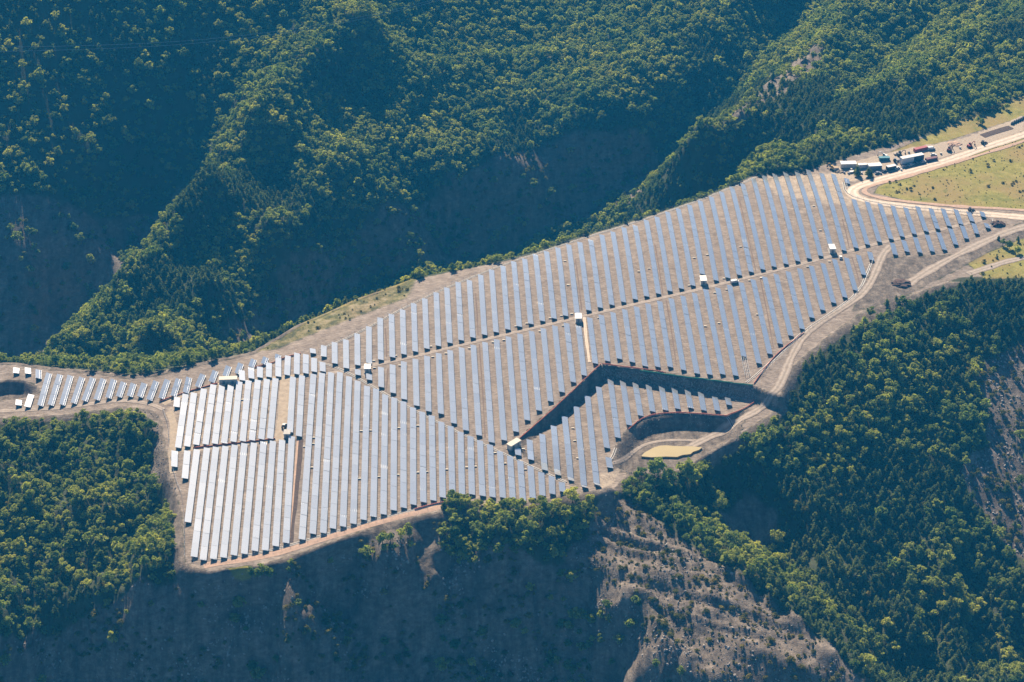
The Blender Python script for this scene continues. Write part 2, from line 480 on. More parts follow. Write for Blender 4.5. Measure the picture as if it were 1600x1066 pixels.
# ------------------------------------------------------------------ ground zones (outlines on the ground, in metres)
Z_CLIFF = hit_poly([(-40, 1040), (60, 985), (160, 945), (240, 912), (292, 893), (400, 890), (500, 862), (600, 828), (690, 806), (760, 850), (850, 885), (905, 868), (1000, 938), (1085, 1020), (1085, 1100), (-40, 1100)])
Z_KNOLL = hit_poly(KNOLL_PX)
Z_SCREE = hit_poly([(1120, 800), (1165, 768), (1215, 795), (1215, 845), (1170, 860)])
Z_RIGHT = hit_poly([(1522, 590), (1545, 560), (1600, 535), (1640, 545), (1640, 880), (1590, 870), (1530, 800), (1500, 735), (1535, 690), (1545, 640)])
Z_BOWL = hit_poly([(335, 312), (400, 268), (455, 262), (440, 340), (350, 410), (290, 452), (200, 518), (185, 500), (225, 450), (295, 385)])
Z_VALLEY = hit_poly([(585, 330), (600, 420), (520, 470), (420, 530), (330, 560), (300, 552), (360, 500), (430, 430), (480, 380)])
Z_HOLLOW = hit_poly([(570, 350), (700, 275), (850, 225), (990, 205), (1045, 250), (1000, 305), (900, 352), (740, 412), (610, 436)])
Z_LEFTBARE = hit_poly([(-60, 330), (150, 340), (280, 290), (310, 300), (200, 425), (95, 545), (55, 570), (-60, 565)])
Z_LEFTDIM = hit_poly([(-60, 0), (460, 0), (480, 90), (320, 290), (-60, 350)])
Z_EMB = hit_poly([(195, 634), (248, 642), (258, 700), (270, 745), (284, 775), (262, 768), (230, 745), (240, 690), (236, 655)])
Z_EMB2 = hit_poly([(1310, 520), (1352, 488), (1400, 470), (1400, 488), (1340, 512), (1290, 545)])
Z_SPURROCK = hit_poly([(1150, 165), (1200, 120), (1285, 62), (1290, 90), (1230, 145), (1160, 195), (1135, 190)])
Z_GROVE = hit_poly([(690, 800), (705, 782), (780, 786), (870, 790), (925, 778), (930, 820), (880, 850), (820, 868), (740, 888), (690, 870)])
Z_GROVE2 = hit_poly([(840, 1066), (850, 1000), (900, 958), (950, 955), (970, 1010), (960, 1066)])
Z_BANK = hit_poly([(395, 552), (470, 506), (560, 466), (650, 433), (780, 408), (640, 466), (520, 512), (430, 548)])
Z_MEADOW = hit_poly([(1366, 302), (1372, 292), (1395, 281), (1450, 266), (1520, 240), (1605, 214), (1700, 190), (1700, 335), (1600, 329), (1500, 322), (1420, 314)])
Z_MEADOW2 = hit_poly([(1512, 412), (1545, 395), (1600, 372), (1700, 360), (1700, 432), (1600, 434), (1540, 436)])
Z_BANKGRASS = hit_poly([(1360, 252), (1420, 226), (1500, 190), (1600, 150), (1680, 125), (1700, 148), (1600, 182), (1480, 220), (1400, 242)])
Z_GRAVEL = hit_poly([(1330, 488), (1372, 405), (1395, 402), (1490, 398), (1600, 345), (1700, 345), (1700, 372), (1560, 385), (1500, 420), (1440, 450), (1400, 470)])
Z_YARD = hit_poly([(1300, 273), (1305, 262), (1400, 236), (1500, 218), (1560, 196), (1600, 180), (1600, 205), (1500, 238), (1400, 268), (1330, 284)])
Z_LEFTSTRIP = hit_poly([(255, 640), (300, 612), (445, 590), (450, 600), (448, 690), (262, 706), (258, 680)])
Z_TOPPALE = hit_poly([(1170, 285), (1200, 268), (1320, 268), (1330, 300), (1420, 320), (1545, 335), (1540, 350), (1400, 340), (1300, 320), (1220, 310)])
Z_TRIPALE = hit_poly([(930, 740), (960, 735), (985, 722), (960, 755), (930, 765)])

def soft(poly, s):
    return sstep(-s, s, sdist(TX, TY, poly))
wS = sstep(-2.0, 2.0, SD)
wR = np.maximum.reduce([soft(Z_CLIFF, 4), soft(Z_KNOLL, 4), soft(Z_SCREE, 4), soft(Z_RIGHT, 5), soft(Z_BOWL, 6) * 0.2, soft(Z_VALLEY, 8) * 0.8, soft(Z_HOLLOW, 8) * 0.95, soft(Z_LEFTBARE, 10) * 0.85, soft(Z_EMB, 2), soft(Z_EMB2, 2), soft(Z_SPURROCK, 4)])
emb = ((sdist(TX, TY, BASIN) > -1) | ((sdist(TX, TY, TERR) > -0.3) & (sdist(TX, TY, TERR) < 5.2) & (SD > 3))) * 1.0
rim = sstep(-7, -4, SD) * (1 - sstep(-1, 1, SD))
wR = np.maximum(wR, np.maximum(emb, rim * (TY < 1000)))
wR = np.maximum(wR, soft(PIT, 1.0))
wR = np.maximum(wR, soft(Z_GRAVEL, 2) * 0.9)
wS = wS * (1 - emb) * (1 - soft(PIT, 1.0)) * (1 - soft(Z_GRAVEL, 2))
gr = np.maximum.reduce([soft(Z_MEADOW, 2), soft(Z_MEADOW2, 2), soft(Z_BANKGRASS, 3), soft(Z_BANK, 3) * 0.5, soft(hit_poly([(355, 888), (390, 884), (395, 905), (365, 905)]), 1)])
wS = wS * (1 - np.minimum(1, gr * 1.2))
pale = np.maximum.reduce([soft(Z_YARD, 1.5), soft(Z_LEFTSTRIP, 3) * 0.45, soft(Z_TOPPALE, 6) * 0.55, soft(Z_TRIPALE, 2) * 0.6])
CREST1 = [at_y(*p)[:2] for p in [(570, 30, 1440), (500, 90, 1390), (440, 140, 1335), (400, 185, 1290), (330, 285, 1195), (290, 335, 1162), (200, 440, 1105), (100, 545, 1038)]]
wR = wR * np.where(TY > 960, sstep(20, 42, line_dist(TX, TY, CREST1)), 1.0)
ZONE = {'w_rock': wR, 'w_grass': gr, 'w_soil': wS, 'w_pale': pale}

def tag(o, label=None, cat=None, group=None, kind=None):
    if label: o['label'] = label
    if cat: o['category'] = cat
    if group: o['group'] = group
    if kind: o['kind'] = kind
    return o

# normals of the whole sheet, so the pieces meet without a seam
dzx = np.gradient(TZ, GXS, axis=1); dzy = np.gradient(TZ, GYS, axis=0)
NRM = np.dstack([-dzx, -dzy, np.ones_like(TZ)]); NRM /= np.linalg.norm(NRM, axis=2, keepdims=True)

def terrain_piece(name, facemask, kind='structure', label=None):
    ny, nx = TZ.shape
    jj, ii = np.nonzero(facemask)
    q = np.stack([jj * nx + ii, jj * nx + ii + 1, (jj + 1) * nx + ii + 1, (jj + 1) * nx + ii], 1)
    used, inv = np.unique(q.ravel(), return_inverse=True)
    me = bpy.data.meshes.new(name)
    V = np.column_stack([TX.ravel()[used], TY.ravel()[used], TZ.ravel()[used]])
    F = inv.reshape(-1, 4)
    me.vertices.add(len(V)); me.vertices.foreach_set('co', V.ravel())
    me.loops.add(F.size); me.loops.foreach_set('vertex_index', F.ravel())
    me.polygons.add(len(F)); me.polygons.foreach_set('loop_start', np.arange(len(F)) * 4)
    me.update(calc_edges=True)
    me.polygons.foreach_set('use_smooth', np.ones(len(F), bool))
    for k, w in ZONE.items():
        a = me.attributes.new(k, 'FLOAT', 'POINT'); a.data.foreach_set('value', w.ravel()[used].astype(np.float32))
    me.normals_split_custom_set_from_vertices(NRM.reshape(-1, 3)[used].tolist())
    me.materials.append(M['ground'])
    o = bpy.data.objects.new(name, me); COL.objects.link(o)
    o['kind'] = kind
    return o

fc = lambda a: 0.25 * (a[:-1, :-1] + a[1:, :-1] + a[:-1, 1:] + a[1:, 1:])
fsite = fc(SD) > 0
fmeadow = (fc(gr) > 0.5) & fsite
fknoll = fc(soft(Z_KNOLL, 1)) > 0.5
fcliff = (fc(soft(Z_CLIFF, 1)) > 0.5) & ~fknoll & ~fsite
fback = (fc(TY) > 1000) & ~fsite & ~fmeadow
terrain_piece('solar_farm_ground', fsite & ~fmeadow)
terrain_piece('meadow', fmeadow)
terrain_piece('knoll', fknoll & ~fsite)
terrain_piece('cliff', fcliff)
terrain_piece('background_hill', fback)
terrain_piece('forest_slope', ~(fsite | fmeadow | fknoll | fcliff | fback))

# ------------------------------------------------------------------ mesh helpers
def link(name, me, parent=None, mats=None):
    o = bpy.data.objects.new(name, me); COL.objects.link(o)
    if mats and not me.materials:
        for m in mats: me.materials.append(m)
    if parent is not None: o.parent = parent
    return o

def empty(name, loc=(0, 0, 0), rz=0.0):
    o = bpy.data.objects.new(name, None); COL.objects.link(o)
    o.location = loc; o.rotation_euler = (0, 0, rz); o.empty_display_size = 1.0
    return o

class MB:
    """collects boxes, prisms and tubes into one mesh"""
    def __init__(s): s.v = []; s.f = []; s.m = []
    def box(s, c, d, mi=0, rz=0.0, taper=1.0):
        x, y, z = d[0] / 2, d[1] / 2, d[2] / 2
        n = len(s.v); cs, sn = math.cos(rz), math.sin(rz)
        for dz, k in ((-z, 1.0), (z, taper)):
            for ax, ay in ((-x, -y), (x, -y), (x, y), (-x, y)):
                ax *= k; ay *= k
                s.v.append((c[0] + ax * cs - ay * sn, c[1] + ax * sn + ay * cs, c[2] + dz))
        for q in ((3, 2, 1, 0), (4, 5, 6, 7), (0, 1, 5, 4), (1, 2, 6, 5), (2, 3, 7, 6), (3, 0, 4, 7)):
            s.f.append([n + i for i in q]); s.m.append(mi)
        return s
    def prism(s, prof, x0, x1, mi=0):
        """profile in y,z swept along x"""
        n = len(s.v); k = len(prof)
        for x in (x0, x1):
            for y, z in prof: s.v.append((x, y, z))
        for i in range(k):
            j = (i + 1) % k
            s.f.append([n + i, n + j, n + k + j, n + k + i]); s.m.append(mi)
        s.f.append([n + i for i in range(k)][::-1]); s.m.append(mi)
        s.f.append([n + k + i for i in range(k)]); s.m.append(mi)
        return s
    def tube(s, pts, r, sides=6, mi=0):
        pts = [Vector(p) for p in pts]; n = len(s.v)
        for i, p in enumerate(pts):
            a = pts[max(0, i - 1)]; b = pts[min(len(pts) - 1, i + 1)]
            d = (b - a).normalized()
            u = d.cross(Vector((0, 0, 1)))
            if u.length < 1e-3: u = Vector((1, 0, 0))
            u.normalize(); w = u.cross(d)
            rr = r[i] if isinstance(r, (list, tuple)) else r
            for k in range(sides):
                t = 2 * math.pi * k / sides
                q = p + (u * math.cos(t) + w * math.sin(t)) * rr
                s.v.append(tuple(q))
        for i in range(len(pts) - 1):
            for k in range(sides):
                k2 = (k + 1) % sides
                s.f.append([n + i * sides + k, n + i * sides + k2, n + (i + 1) * sides + k2, n + (i + 1) * sides + k]); s.m.append(mi)
        s.f.append([n + k for k in range(sides)]); s.m.append(mi)
        e = n + (len(pts) - 1) * sides
        s.f.append([e + k for k in range(sides)][::-1]); s.m.append(mi)
        return s
    def mesh(s, name, mats, smooth=False):
        me = bpy.data.meshes.new(name)
        me.from_pydata(s.v, [], s.f)
        for m in mats: me.materials.append(m)
        me.polygons.foreach_set('material_index', s.m)
        if smooth: me.polygons.foreach_set('use_smooth', [True] * len(s.f))
        bm = bmesh.new(); bm.from_mesh(me); bmesh.ops.recalc_face_normals(bm, faces=bm.faces); bm.to_mesh(me); bm.free()
        me.update()
        return me
    def build(s, name, mats, parent=None, smooth=False):
        return link(name, s.mesh(name, mats if isinstance(mats, list) else [mats], smooth), parent)

ONES = ['', 'first', 'second', 'third', 'fourth', 'fifth', 'sixth', 'seventh', 'eighth', 'ninth', 'tenth', 'eleventh', 'twelfth', 'thirteenth', 'fourteenth', 'fifteenth', 'sixteenth', 'seventeenth', 'eighteenth', 'nineteenth']
def ordinal(n):
    if n < 20: return ONES[n]
    t = {2: 'twent', 3: 'thirt', 4: 'fort', 5: 'fift', 6: 'sixt'}[n // 10]
    return t + 'ieth' if n % 10 == 0 else t + 'y-' + ONES[n % 10]

# ------------------------------------------------------------------ solar panel rows
def glass_material():
    m, nt, out = new_mat('solar_module_glass')
    tc = nt.nodes.new('ShaderNodeTexCoord')
    info = nt.nodes.new('ShaderNodeObjectInfo')
    br = nt.nodes.new('ShaderNodeTexBrick')          # the cells of a module
    br.offset = 0.0
    br.inputs['Scale'].default_value = 1.0
    br.inputs['Color1'].default_value = (0.075, 0.09, 0.11, 1); br.inputs['Color2'].default_value = (0.10, 0.115, 0.135, 1)
    br.inputs['Mortar'].default_value = (0.25, 0.28, 0.32, 1)
    br.inputs['Mortar Size'].default_value = 0.008; br.inputs['Brick Width'].default_value = 0.162; br.inputs['Row Height'].default_value = 0.162
    nt.links.new(tc.outputs['Object'], br.inputs['Vector'])
    v = math_node(nt, 'MULTIPLY_ADD', info.outputs['Random'], 0.06)
    b = nt.nodes.new('ShaderNodeBsdfPrincipled')
    nt.links.new(br.outputs['Color'], b.inputs['Base Color'])
    b.inputs['Roughness'].default_value = 0.13
    b.inputs['IOR'].default_value = 3.4
    b.inputs['Specular IOR Level'].default_value = 0.75
    b.inputs['Specular Tint'].default_value = (1.0, 0.94, 0.85, 1)
    b.inputs['Coat Weight'].default_value = 0.95
    b.inputs['Coat IOR'].default_value = 2.05
    b.inputs['Coat Roughness'].default_value = 0.5
    nt.links.new(b.outputs[0], out.inputs['Surface'])
    return m
M['glass'] = glass_material()
M['alu'] = simple('anodised_aluminium', (0.42, 0.43, 0.44), 0.6, 0.1, 0.06, 2.0, 0.5)
M['steel'] = simple('galvanised_steel', (0.33, 0.34, 0.35), 0.55, 0.5, 0.15, 3.0, 0.4)

TAB_W, TAB_L = 3.35, 10.0          # one table: four modules across, six along
def table_mesh(n_across=4, n_along=6):
    bm = bmesh.new()
    w, l = TAB_W / n_across, TAB_L / n_along
    vs = {}
    for i in range(n_across + 1):
        for j in range(n_along + 1):
            vs[i, j] = bm.verts.new((-TAB_W / 2 + i * w, -TAB_L / 2 + j * l, 0))
    faces = [bm.faces.new([vs[i, j], vs[i + 1, j], vs[i + 1, j + 1], vs[i, j + 1]]) for i in range(n_across) for j in range(n_along)]
    bmesh.ops.inset_individual(bm, faces=faces, thickness=0.1, depth=0.03)
    inner = set(faces)
    for f in bm.faces: f.material_index = 0 if f in inner else 1
    res = bmesh.ops.extrude_face_region(bm, geom=list(bm.faces))
    low = [g for g in res['geom'] if isinstance(g, bmesh.types.BMVert)]
    for v in low: v.co.z -= 0.07
    for g in res['geom']:
        if isinstance(g, bmesh.types.BMFace): g.material_index = 1
    bmesh.ops.recalc_face_normals(bm, faces=bm.faces)
    me = bpy.data.meshes.new('panel_table'); bm.to_mesh(me); bm.free()
    me.materials.append(M['glass']); me.materials.append(M['alu'])
    return me
TABLE = table_mesh()
TILT = math.radians(15.5)
def frame_mesh():
    """posts and purlins under one table, in the row's upright frame"""
    b = MB()
    for y in (-3.6, 0.0, 3.6):
        for x in (-1.3, 1.15):
            top = -x * math.tan(TILT) - 0.12
            b.box((x, y, (top - 2.3) / 2), (0.14, 0.14, top + 2.3))
        a = Vector((-1.9, y, 1.9 * math.tan(TILT) - 0.17)); c = Vector((1.9, y, -1.9 * math.tan(TILT) - 0.17))
        b.tube([a, c], 0.07, 4)
    for x in (-1.55, -0.5, 0.5, 1.55):
        zz = -x * math.tan(TILT) - 0.1
        b.box((x, 0, zz), (0.09, 9.9, 0.06))
    return b.mesh('support_frame', [M['steel']])
FRAME = frame_mesh()

ROW_LIFT = 1.45
N_TAB = 0
def solar_row(top, bot, label, group, bare_end=0, tilt=TILT, pitch=0.0):
    """a row of tables from its far end to its near end, following the ground"""
    global N_TAB
    a, b = hit(*top, ROW_LIFT), hit(*bot, ROW_LIFT)
    L = (a.xy - b.xy).length
    n = max(1, int(round(L / (TAB_L + 0.08))))
    base = hit(*bot, 0.0)
    root = empty('solar_panel_row', (b.x, b.y, float(height(b.x, b.y))))
    tag(root, label, 'solar panel', group)
    inv = Matrix.Translation(-root.location)
    for k in range(n):
        p = b.lerp(a, k / n); q = b.lerp(a, (k + 1) / n)
        for v in (p, q):
            hs = [float(height(v.x + dx, v.y)) for dx in (-1.5, 0, 1.5)]
            v.z = sum(hs) / 3 + ROW_LIFT
        yv = (q - p); seg = yv.length; yv.normalize()
        xv = yv.cross(Vector((0, 0, 1))).normalized(); zv = xv.cross(yv)
        t = tilt + math.radians(random.uniform(-0.6, 0.6))
        pit = pitch + math.radians(random.gauss(0, 0.5))
        R = Matrix((xv, yv, zv)).transposed()
        mid = (p + q) / 2
        s = (seg - 0.12) / TAB_L
        B = Matrix.Translation(mid) @ R.to_4x4()
        fr = bpy.data.objects.new('support_frame', FRAME); COL.objects.link(fr); fr.parent = root
        fr.matrix_parent_inverse = Matrix()
        fr.matrix_basis = inv @ B @ Matrix.Diagonal((1, s, 1, 1))
        if k < bare_end: continue
        tb = bpy.data.objects.new('panel_table', TABLE); COL.objects.link(tb); tb.parent = root
        tb.matrix_basis = inv @ B @ Matrix.Rotation(t, 4, 'Y') @ Matrix.Rotation(pit, 4, 'X') @ Matrix.Diagonal((1, s, 1, 1))
        N_TAB += 1
    return root

U = [(488.4,544.7,489.4,552),(505.9,540,505.9,557),(522.8,534.8,523.1,568),(540.4,530.7,541,575.3),(558.2,521.3,558.6,570.6),(576.4,510.4,576.6,567.3),(594,496.5,595,562.2),(611.7,490.9,613.2,558.2),(629.1,483.8,630.8,553.6),(646.4,474,648.8,549.4),(663.8,466.5,666.8,544.7),(681.6,457,684.8,540.4),(698.1,449.6,702.8,535.7),(715.7,441,720.6,531.6),(733.2,437.8,738.8,527.5),(751,429.4,757,523.1),(767.9,421.5,775,519),(785.7,415.3,793.4,514.7),(802.6,408.7,811.4,510.3),(819.8,404.5,829.4,506),(836.4,397.2,847.6,501.5),(853.8,392.8,865.6,497.6),(871.5,387.1,883.8,493.5),(888.6,382.3,901.6,489.2),(905.8,378.2,919.8,485),(922.8,374.4,937.8,480.7),(940.3,366.9,956,476.4),(957.4,362.1,974.2,471.9),(974.7,355.6,992.6,467.6),(992.2,351.9,1010.4,463.1),(1009.5,343.9,1028.8,459),(1026.2,338.8,1046.7,454.8),(1042.9,331.3,1064.7,451),(1059.6,326.1,1082.7,446.3),(1077.2,320.2,1097.8,428.5),(1093.7,313.8,1119,438.2),(1111.1,307.5,1137.4,434.1),(1127.2,299.9,1155.4,429.8),(1143.4,292.3,1173.8,425.1),(1160.3,287.2,1192,421),(1177.2,279.1,1209.5,416.6),(1193.5,273.5,1228.2,412.5),(1210,271.3,1246.4,408.2),(1226.4,267.1,1264.4,403.9),(1244.2,265.6,1282.6,399.8),(1262.5,265.5,1297.6,383),(1283.8,270.8,1319,391.3),(1302,272.1,1337.8,387.1),(1322.5,279,1324.5,286.5),(1334,311.5,1355.6,382.1),(1354.9,315.2,1374.2,377.9),(1374.7,318.5,1392.5,373.6),(1394.7,321.5,1410,369.6),(1414.8,324.5,1428.8,365.6),(1433.6,322.7,1447.4,361.6),(1454.4,325.7,1465.2,357.8),(1473.2,326,1483.5,353.6),(1493.2,327,1501.8,350.3),(1513.3,330.8,1519.3,346),(1534,330.8,1537,339)]
LB = [(593.5+2.2,604.8),(614.1,614),(631.3,623.9),(650.9,633.9),(669.7,642.7),(689,646.5),(709,661.5),(728,672.3),(748.4,680.3),(768.2,691.1),(787.5,687.8),(806,674.5),(823.8,656.5),(842.1,641.5),(860.2,627.2),(878,612.6),(895.7,597.1),(912.7,586.4),(930.3,568),(949.2,564),(968,560.7),(987.9,566),(1008,571.9),(1027.8,573.2),(1047.4,573.4),(1068.2,578.2),(1089.2,583.5),(1109,585.4),(1129.2,584.8),(1149.6,586.9),(1168.4,587.2),(1186,567.8),(1203,553),(1219,537.1),(1235.9,524.5),(1253.6,513.9),(1268.7,496.5),(1285.7,484.4),(1302.6,473.2),(1320.4,464.7),(1336.8,453.5),(1349.9,429.5),(1362.3,406.6)]
Ubot = [u[2:] for u in U[6:48]] + [U[49][2:]]
Lr = [(558.8,577.2,559.3,586),(576.4,584.1,577.2,593.5)]
for (x, y), (bx, by) in zip(Ubot, LB):
    sl = (bx - x) / max(8.0, by - y)
    yy = y + 11.5
    if abs(x - 1097.8) < 1: yy = 452.0
    if abs(x - 1297.6) < 1: yy = 405.0
    if abs(x - 901.6) < 1: yy = 509.0
    Lr.append((x + sl * (yy - y), yy, bx, by))
Lr += [(1394.2,379.9,1399.2,397.9),(1411.8,375.4,1417.5,393.4),(1430,370.9,1437.6,394.7),(1448.6,367,1457,392.9),(1466.4,363.3,1476.2,390.4),(1485,357.3,1493.7,382.1),(1503.3,352.8,1510.3,372.9),(1521.3,349,1526.6,365.3),(1540.4,349,1544.6,356.6)]
T = [(808.8,699.5,810,711.3),(827.4,687.2,829.8,718.3),(847.2,678.2,851.3,734.5),(865,665.4,872,742),(882.3,651,893.2,750.4),(900.7,635.4,914.5,761.8),(918.1,619.1,934.6,758),(935.4,604.7,948.5,699.8),(950.4,714.8,953.2,730.7),(953.6,593.2,965.4,683.8),(972.9,595.3,983.2,664.1),(992.6,598.5,1001.1,649.5),(1013.3,601.8,1019.8,642.9),(1033.5,603.2,1039.9,640.7),(1053.6,606.5,1059.2,638.8),(1074.2,609.7,1079.3,637.3),(1094.8,613.2,1099.6,641),(1116.8,620.3,1121,641.6),(1136.8,621.5,1139.3,632.8)]
C = [(457.9,588.8,453,675),(472,586.9,466.9,681.6),(489.8,584.5,471.8,843),(503.3,582.8,488.6,834.1),(517.6,581.7,505.1,832.9),(531.3,581.7,520,825.9),(545.5,588.2,535.7,822.9),(558.8,595,552,818.3),(573.6,602.9,567.8,812.1),(587.6,607.5,583.3,807.3),(601.9,616.5,599.1,803.6),(616,621.6,614.9,797.3),(630.4,627.2,630.5,793.2),(645.4,636.6,645.8,788.6),(660,643.5,661.5,784.8),(674.5,649.1,677,782),(689.7,659.1,691.6,777.3),(704.2,665.6,707,774.5),(719.7,675,722,772.6),(735.1,681.6,737.5,772.6),(750.1,688.1,754,775),(765.7,694.7,769.6,777),(781.4,705,785.7,777.6),(796.9,712.5,801.2,779.8),(812.9,720,817,782),(828.9,728.5,832.4,778),(845.6,737.9,847.6,774.3),(861.9,744.2,863.1,771.8),(877.7,753.5,879,768.5)]
A = [(276.9,620.7,275.9,635.7),(290,616,278.2,699.5),(303.2,613.7,292.3,697.6),(318.7,607.5,306.3,695.2),(333.5,601,321,694.2),(347.2,599.7,335.6,693.5),(361.3,597.8,350.1,692.3),(374.4,596.3,364.5,690.5),(388.5,594.4,379.1,689.2),(403,593.5,393.6,688.2),(417.2,592.2,408.2,686.3),(430.7,591,421.9,685.4)]
B = [(273.1,704.2,272.2,729.5),(292.8,704.2,288.8,747.7),(307.8,702.3,293.4,816.1),(323.4,699.8,303.1,870),(337.5,698.5,317.2,875),(352.3,697.2,333.2,873.7),(366.9,695.3,349,871.2),(381.9,692.9,365.3,867.5),(396.9,692,381.6,865.5),(411.9,690.1,397.9,861),(426.6,689.1,414.2,860),(441,687.3,430.5,853.4),(456,681.7,446.7,848.4)]
D = [(377.8,578.5,378.6,594.4),(392.3,574.3,392.8,591.6),(406.3,573.4,406,589.7),(420.4,566.8,420,589.1),(434.9,558.8,434.9,588.4),(449.9,556,448.5,586),(464.1,551.6,463.6,584.6),(478,553.5,477.6,583.5),(490.8,559.3,490.8,581),(503.9,565.9,504.3,580.3)]
E = [(25.8,574.6,25,583),(29.6,624.7,28.8,633.2),(43.4,574.6,43.9,583.9),(48.9,616.4,42.6,635.7),(60.2,577.6,60.2,591.4),(76.9,583.1,62.7,634),(94,585.1,79,633.2),(110.3,586.9,97,632.7),(128.3,589.6,114.8,630.2),(145.4,590.6,132,626.5),(161.7,591.9,150.9,624.7),(178,593.1,169.2,622),(193.5,597.1,185.5,620.2),(208.8,599.4,202.5,619.4),(225.6,598.9,218.5,620.2),(244.4,595.6,233,625.2),(261.9,593.4,251.9,622.7),(279.4,591.9,270.7,619),(295.6,589.7,290,614),(317.2,585,308.8,604.7),(336.9,579.4,330.3,597.2),(357.5,572.3,351.9,587.8),(376.3,568.1,371,584),(396.9,561.6,392.2,573.8),(415.7,558.4,411.9,569),(434.8,554,433.5,560.6)]
BLOCKS = [
 (U, 'pale blue solar row, {} from the left above the middle service track', 'solar rows above the middle service track'),
 (Lr, 'pale blue solar row, {} from the left just below the middle service track', 'solar rows just below the middle service track'),
 (T, 'solar row, {} from the left on the lower terrace under the rock bank', 'solar rows on the lower terrace'),
 (C, 'long solar row, {} from the left in the central block under the slanting drain', 'solar rows of the central lower block'),
 (A, 'solar row, {} from the left between long shed and orange fence', 'solar rows of the upper left block'),
 (B, 'long solar row, {} from the left in the bottom left block', 'solar rows of the bottom left block'),
 (D, 'short solar row, {} from the left right of the long shed', 'short solar rows beside the long shed'),
 (E, 'short grey striped solar row, {} from the left on the narrow ridge strip', 'solar rows on the narrow ridge strip'),
]
for rows, lab, grp in BLOCKS:
    for i, r in enumerate(rows):
        solar_row(r[:2], r[2:], lab.format(ordinal(i + 1)), grp, bare_end=(2 if rows is Lr and abs(r[2] - 1168.4) < 0.1 else 0),
                  tilt=math.radians(25.0) if rows is E and i > 3 else TILT)

# ------------------------------------------------------------------ tracks, drains and fences laid over the ground
M['road'] = simple('pale_crushed_limestone', (0.56, 0.465, 0.365), 0.95, 0, 0.22, 0.35, 0.1, 0.4)
M['track'] = simple('compacted_gravel', (0.345, 0.285, 0.23), 0.95, 0, 0.25, 0.4, 0.1, 0.4)
M['redsoil'] = simple('reddish_subsoil', (0.42, 0.285, 0.205), 0.95, 0, 0.25, 0.5, 0.1, 0.4)
M['tansoil'] = simple('tan_subsoil', (0.36, 0.285, 0.205), 0.95, 0, 0.25, 0.4, 0.1, 0.4)
M['ditch'] = simple('damp_trench_soil', (0.085, 0.06, 0.048), 0.95, 0, 0.4, 0.8, 0.1, 0.6)  # dark brown tone shared by drain beds and trenches
M['concrete'] = simple('weathered_concrete', (0.44, 0.41, 0.36), 0.85, 0, 0.18, 0.8, 0.2, 0.2)
M['orange'] = simple('orange_barrier_mesh', (0.72, 0.21, 0.13), 0.7, 0, 0.2, 1.0, 0.2)
M['green'] = simple('green_barrier_mesh', (0.05, 0.26, 0.16), 0.7, 0, 0.2, 1.0, 0.2)
M['white'] = simple('white_painted_panel', (0.62, 0.60, 0.56), 0.5, 0, 0.05, 0.6, 0.4)
M['offwhite'] = simple('cream_render', (0.60, 0.53, 0.42), 0.8, 0, 0.10, 0.8, 0.2)
M['dark'] = simple('dark_weathered_metal', (0.035, 0.04, 0.048), 0.5, 0.2, 0.3, 1.0, 0.4)
M['navy'] = simple('navy_corrugated_steel', (0.03, 0.055, 0.095), 0.55, 0.2, 0.2, 0.7, 0.4)
M['teal'] = simple('teal_painted_steel', (0.04, 0.17, 0.20), 0.5, 0.1, 0.2, 0.7, 0.4)
M['red'] = simple('red_painted_steel', (0.30, 0.05, 0.05), 0.5, 0.1, 0.2, 0.7, 0.4)
M['maroon'] = simple('maroon_painted_steel', (0.12, 0.03, 0.035), 0.5, 0.1, 0.2, 0.7, 0.4)
M['yellow'] = simple('yellow_machine_paint', (0.55, 0.33, 0.04), 0.5, 0.1, 0.15, 0.7, 0.4)
M['grey'] = simple('grey_car_paint', (0.24, 0.25, 0.27), 0.35, 0.3, 0.05, 0.7, 0.5)
M['black'] = simple('black_rubber', (0.02, 0.02, 0.022), 0.8, 0, 0.2, 2.0, 0.2)
M['window'] = simple('dark_window_glass', (0.02, 0.03, 0.04), 0.08, 0, 0.05, 2.0, 0.7)
M['mud'] = simple('muddy_water', (0.40, 0.31, 0.15), 0.22, 0, 0.06, 0.15, 0.35)
M['timber'] = simple('raw_timber', (0.40, 0.29, 0.17), 0.85, 0, 0.2, 1.5, 0.2)
M['stone'] = simple('grey_broken_limestone', (0.30, 0.265, 0.23), 0.9, 0, 0.35, 0.6, 0.15, 0.4)
M['spoil'] = simple('dark_spoil_heap', (0.10, 0.065, 0.052), 0.95, 0, 0.35, 0.6, 0.1, 0.6)

def rutted(m, dark):
    """wheel ruts along a track: the ribbon carries its cross position"""
    nt = m.node_tree
    b = next(n for n in nt.nodes if n.type == 'BSDF_PRINCIPLED')
    src = b.inputs['Base Color'].links[0].from_socket
    a = nt.nodes.new('ShaderNodeAttribute'); a.attribute_name = 'across'
    geo = nt.nodes.new('ShaderNodeNewGeometry')
    n = noise(nt, 0.5, 4.0, 0.7, geo.outputs['Position'])
    f = math_node(nt, 'ADD', a.outputs['Fac'], math_node(nt, 'MULTIPLY', math_node(nt, 'SUBTRACT', n, 0.5), 0.35))
    k = ramp(nt, f, [(0.0, dark), (0.28, (1.12, 1.12, 1.12)), (0.5, (0.74, 0.72, 0.69)), (0.72, (1.12, 1.12, 1.12)), (1.0, dark)])
    nt.links.new(mix(nt, 1.0, src, k, 'MULTIPLY'), b.inputs['Base Color'])
rutted(M['road'], (0.72, 0.66, 0.6)); rutted(M['track'], (0.62, 0.58, 0.55))
M['trench'] = simple('trench_soil', (0.17, 0.122, 0.094), 0.95, 0, 0.4, 0.8, 0.1, 0.6)

def resample(pts, step):
    out = [pts[0]]
    for a, b in zip(pts[:-1], pts[1:]):
        n = max(1, int((b - a).length / step))
        for k in range(1, n + 1): out.append(a.lerp(b, k / n))
    return out

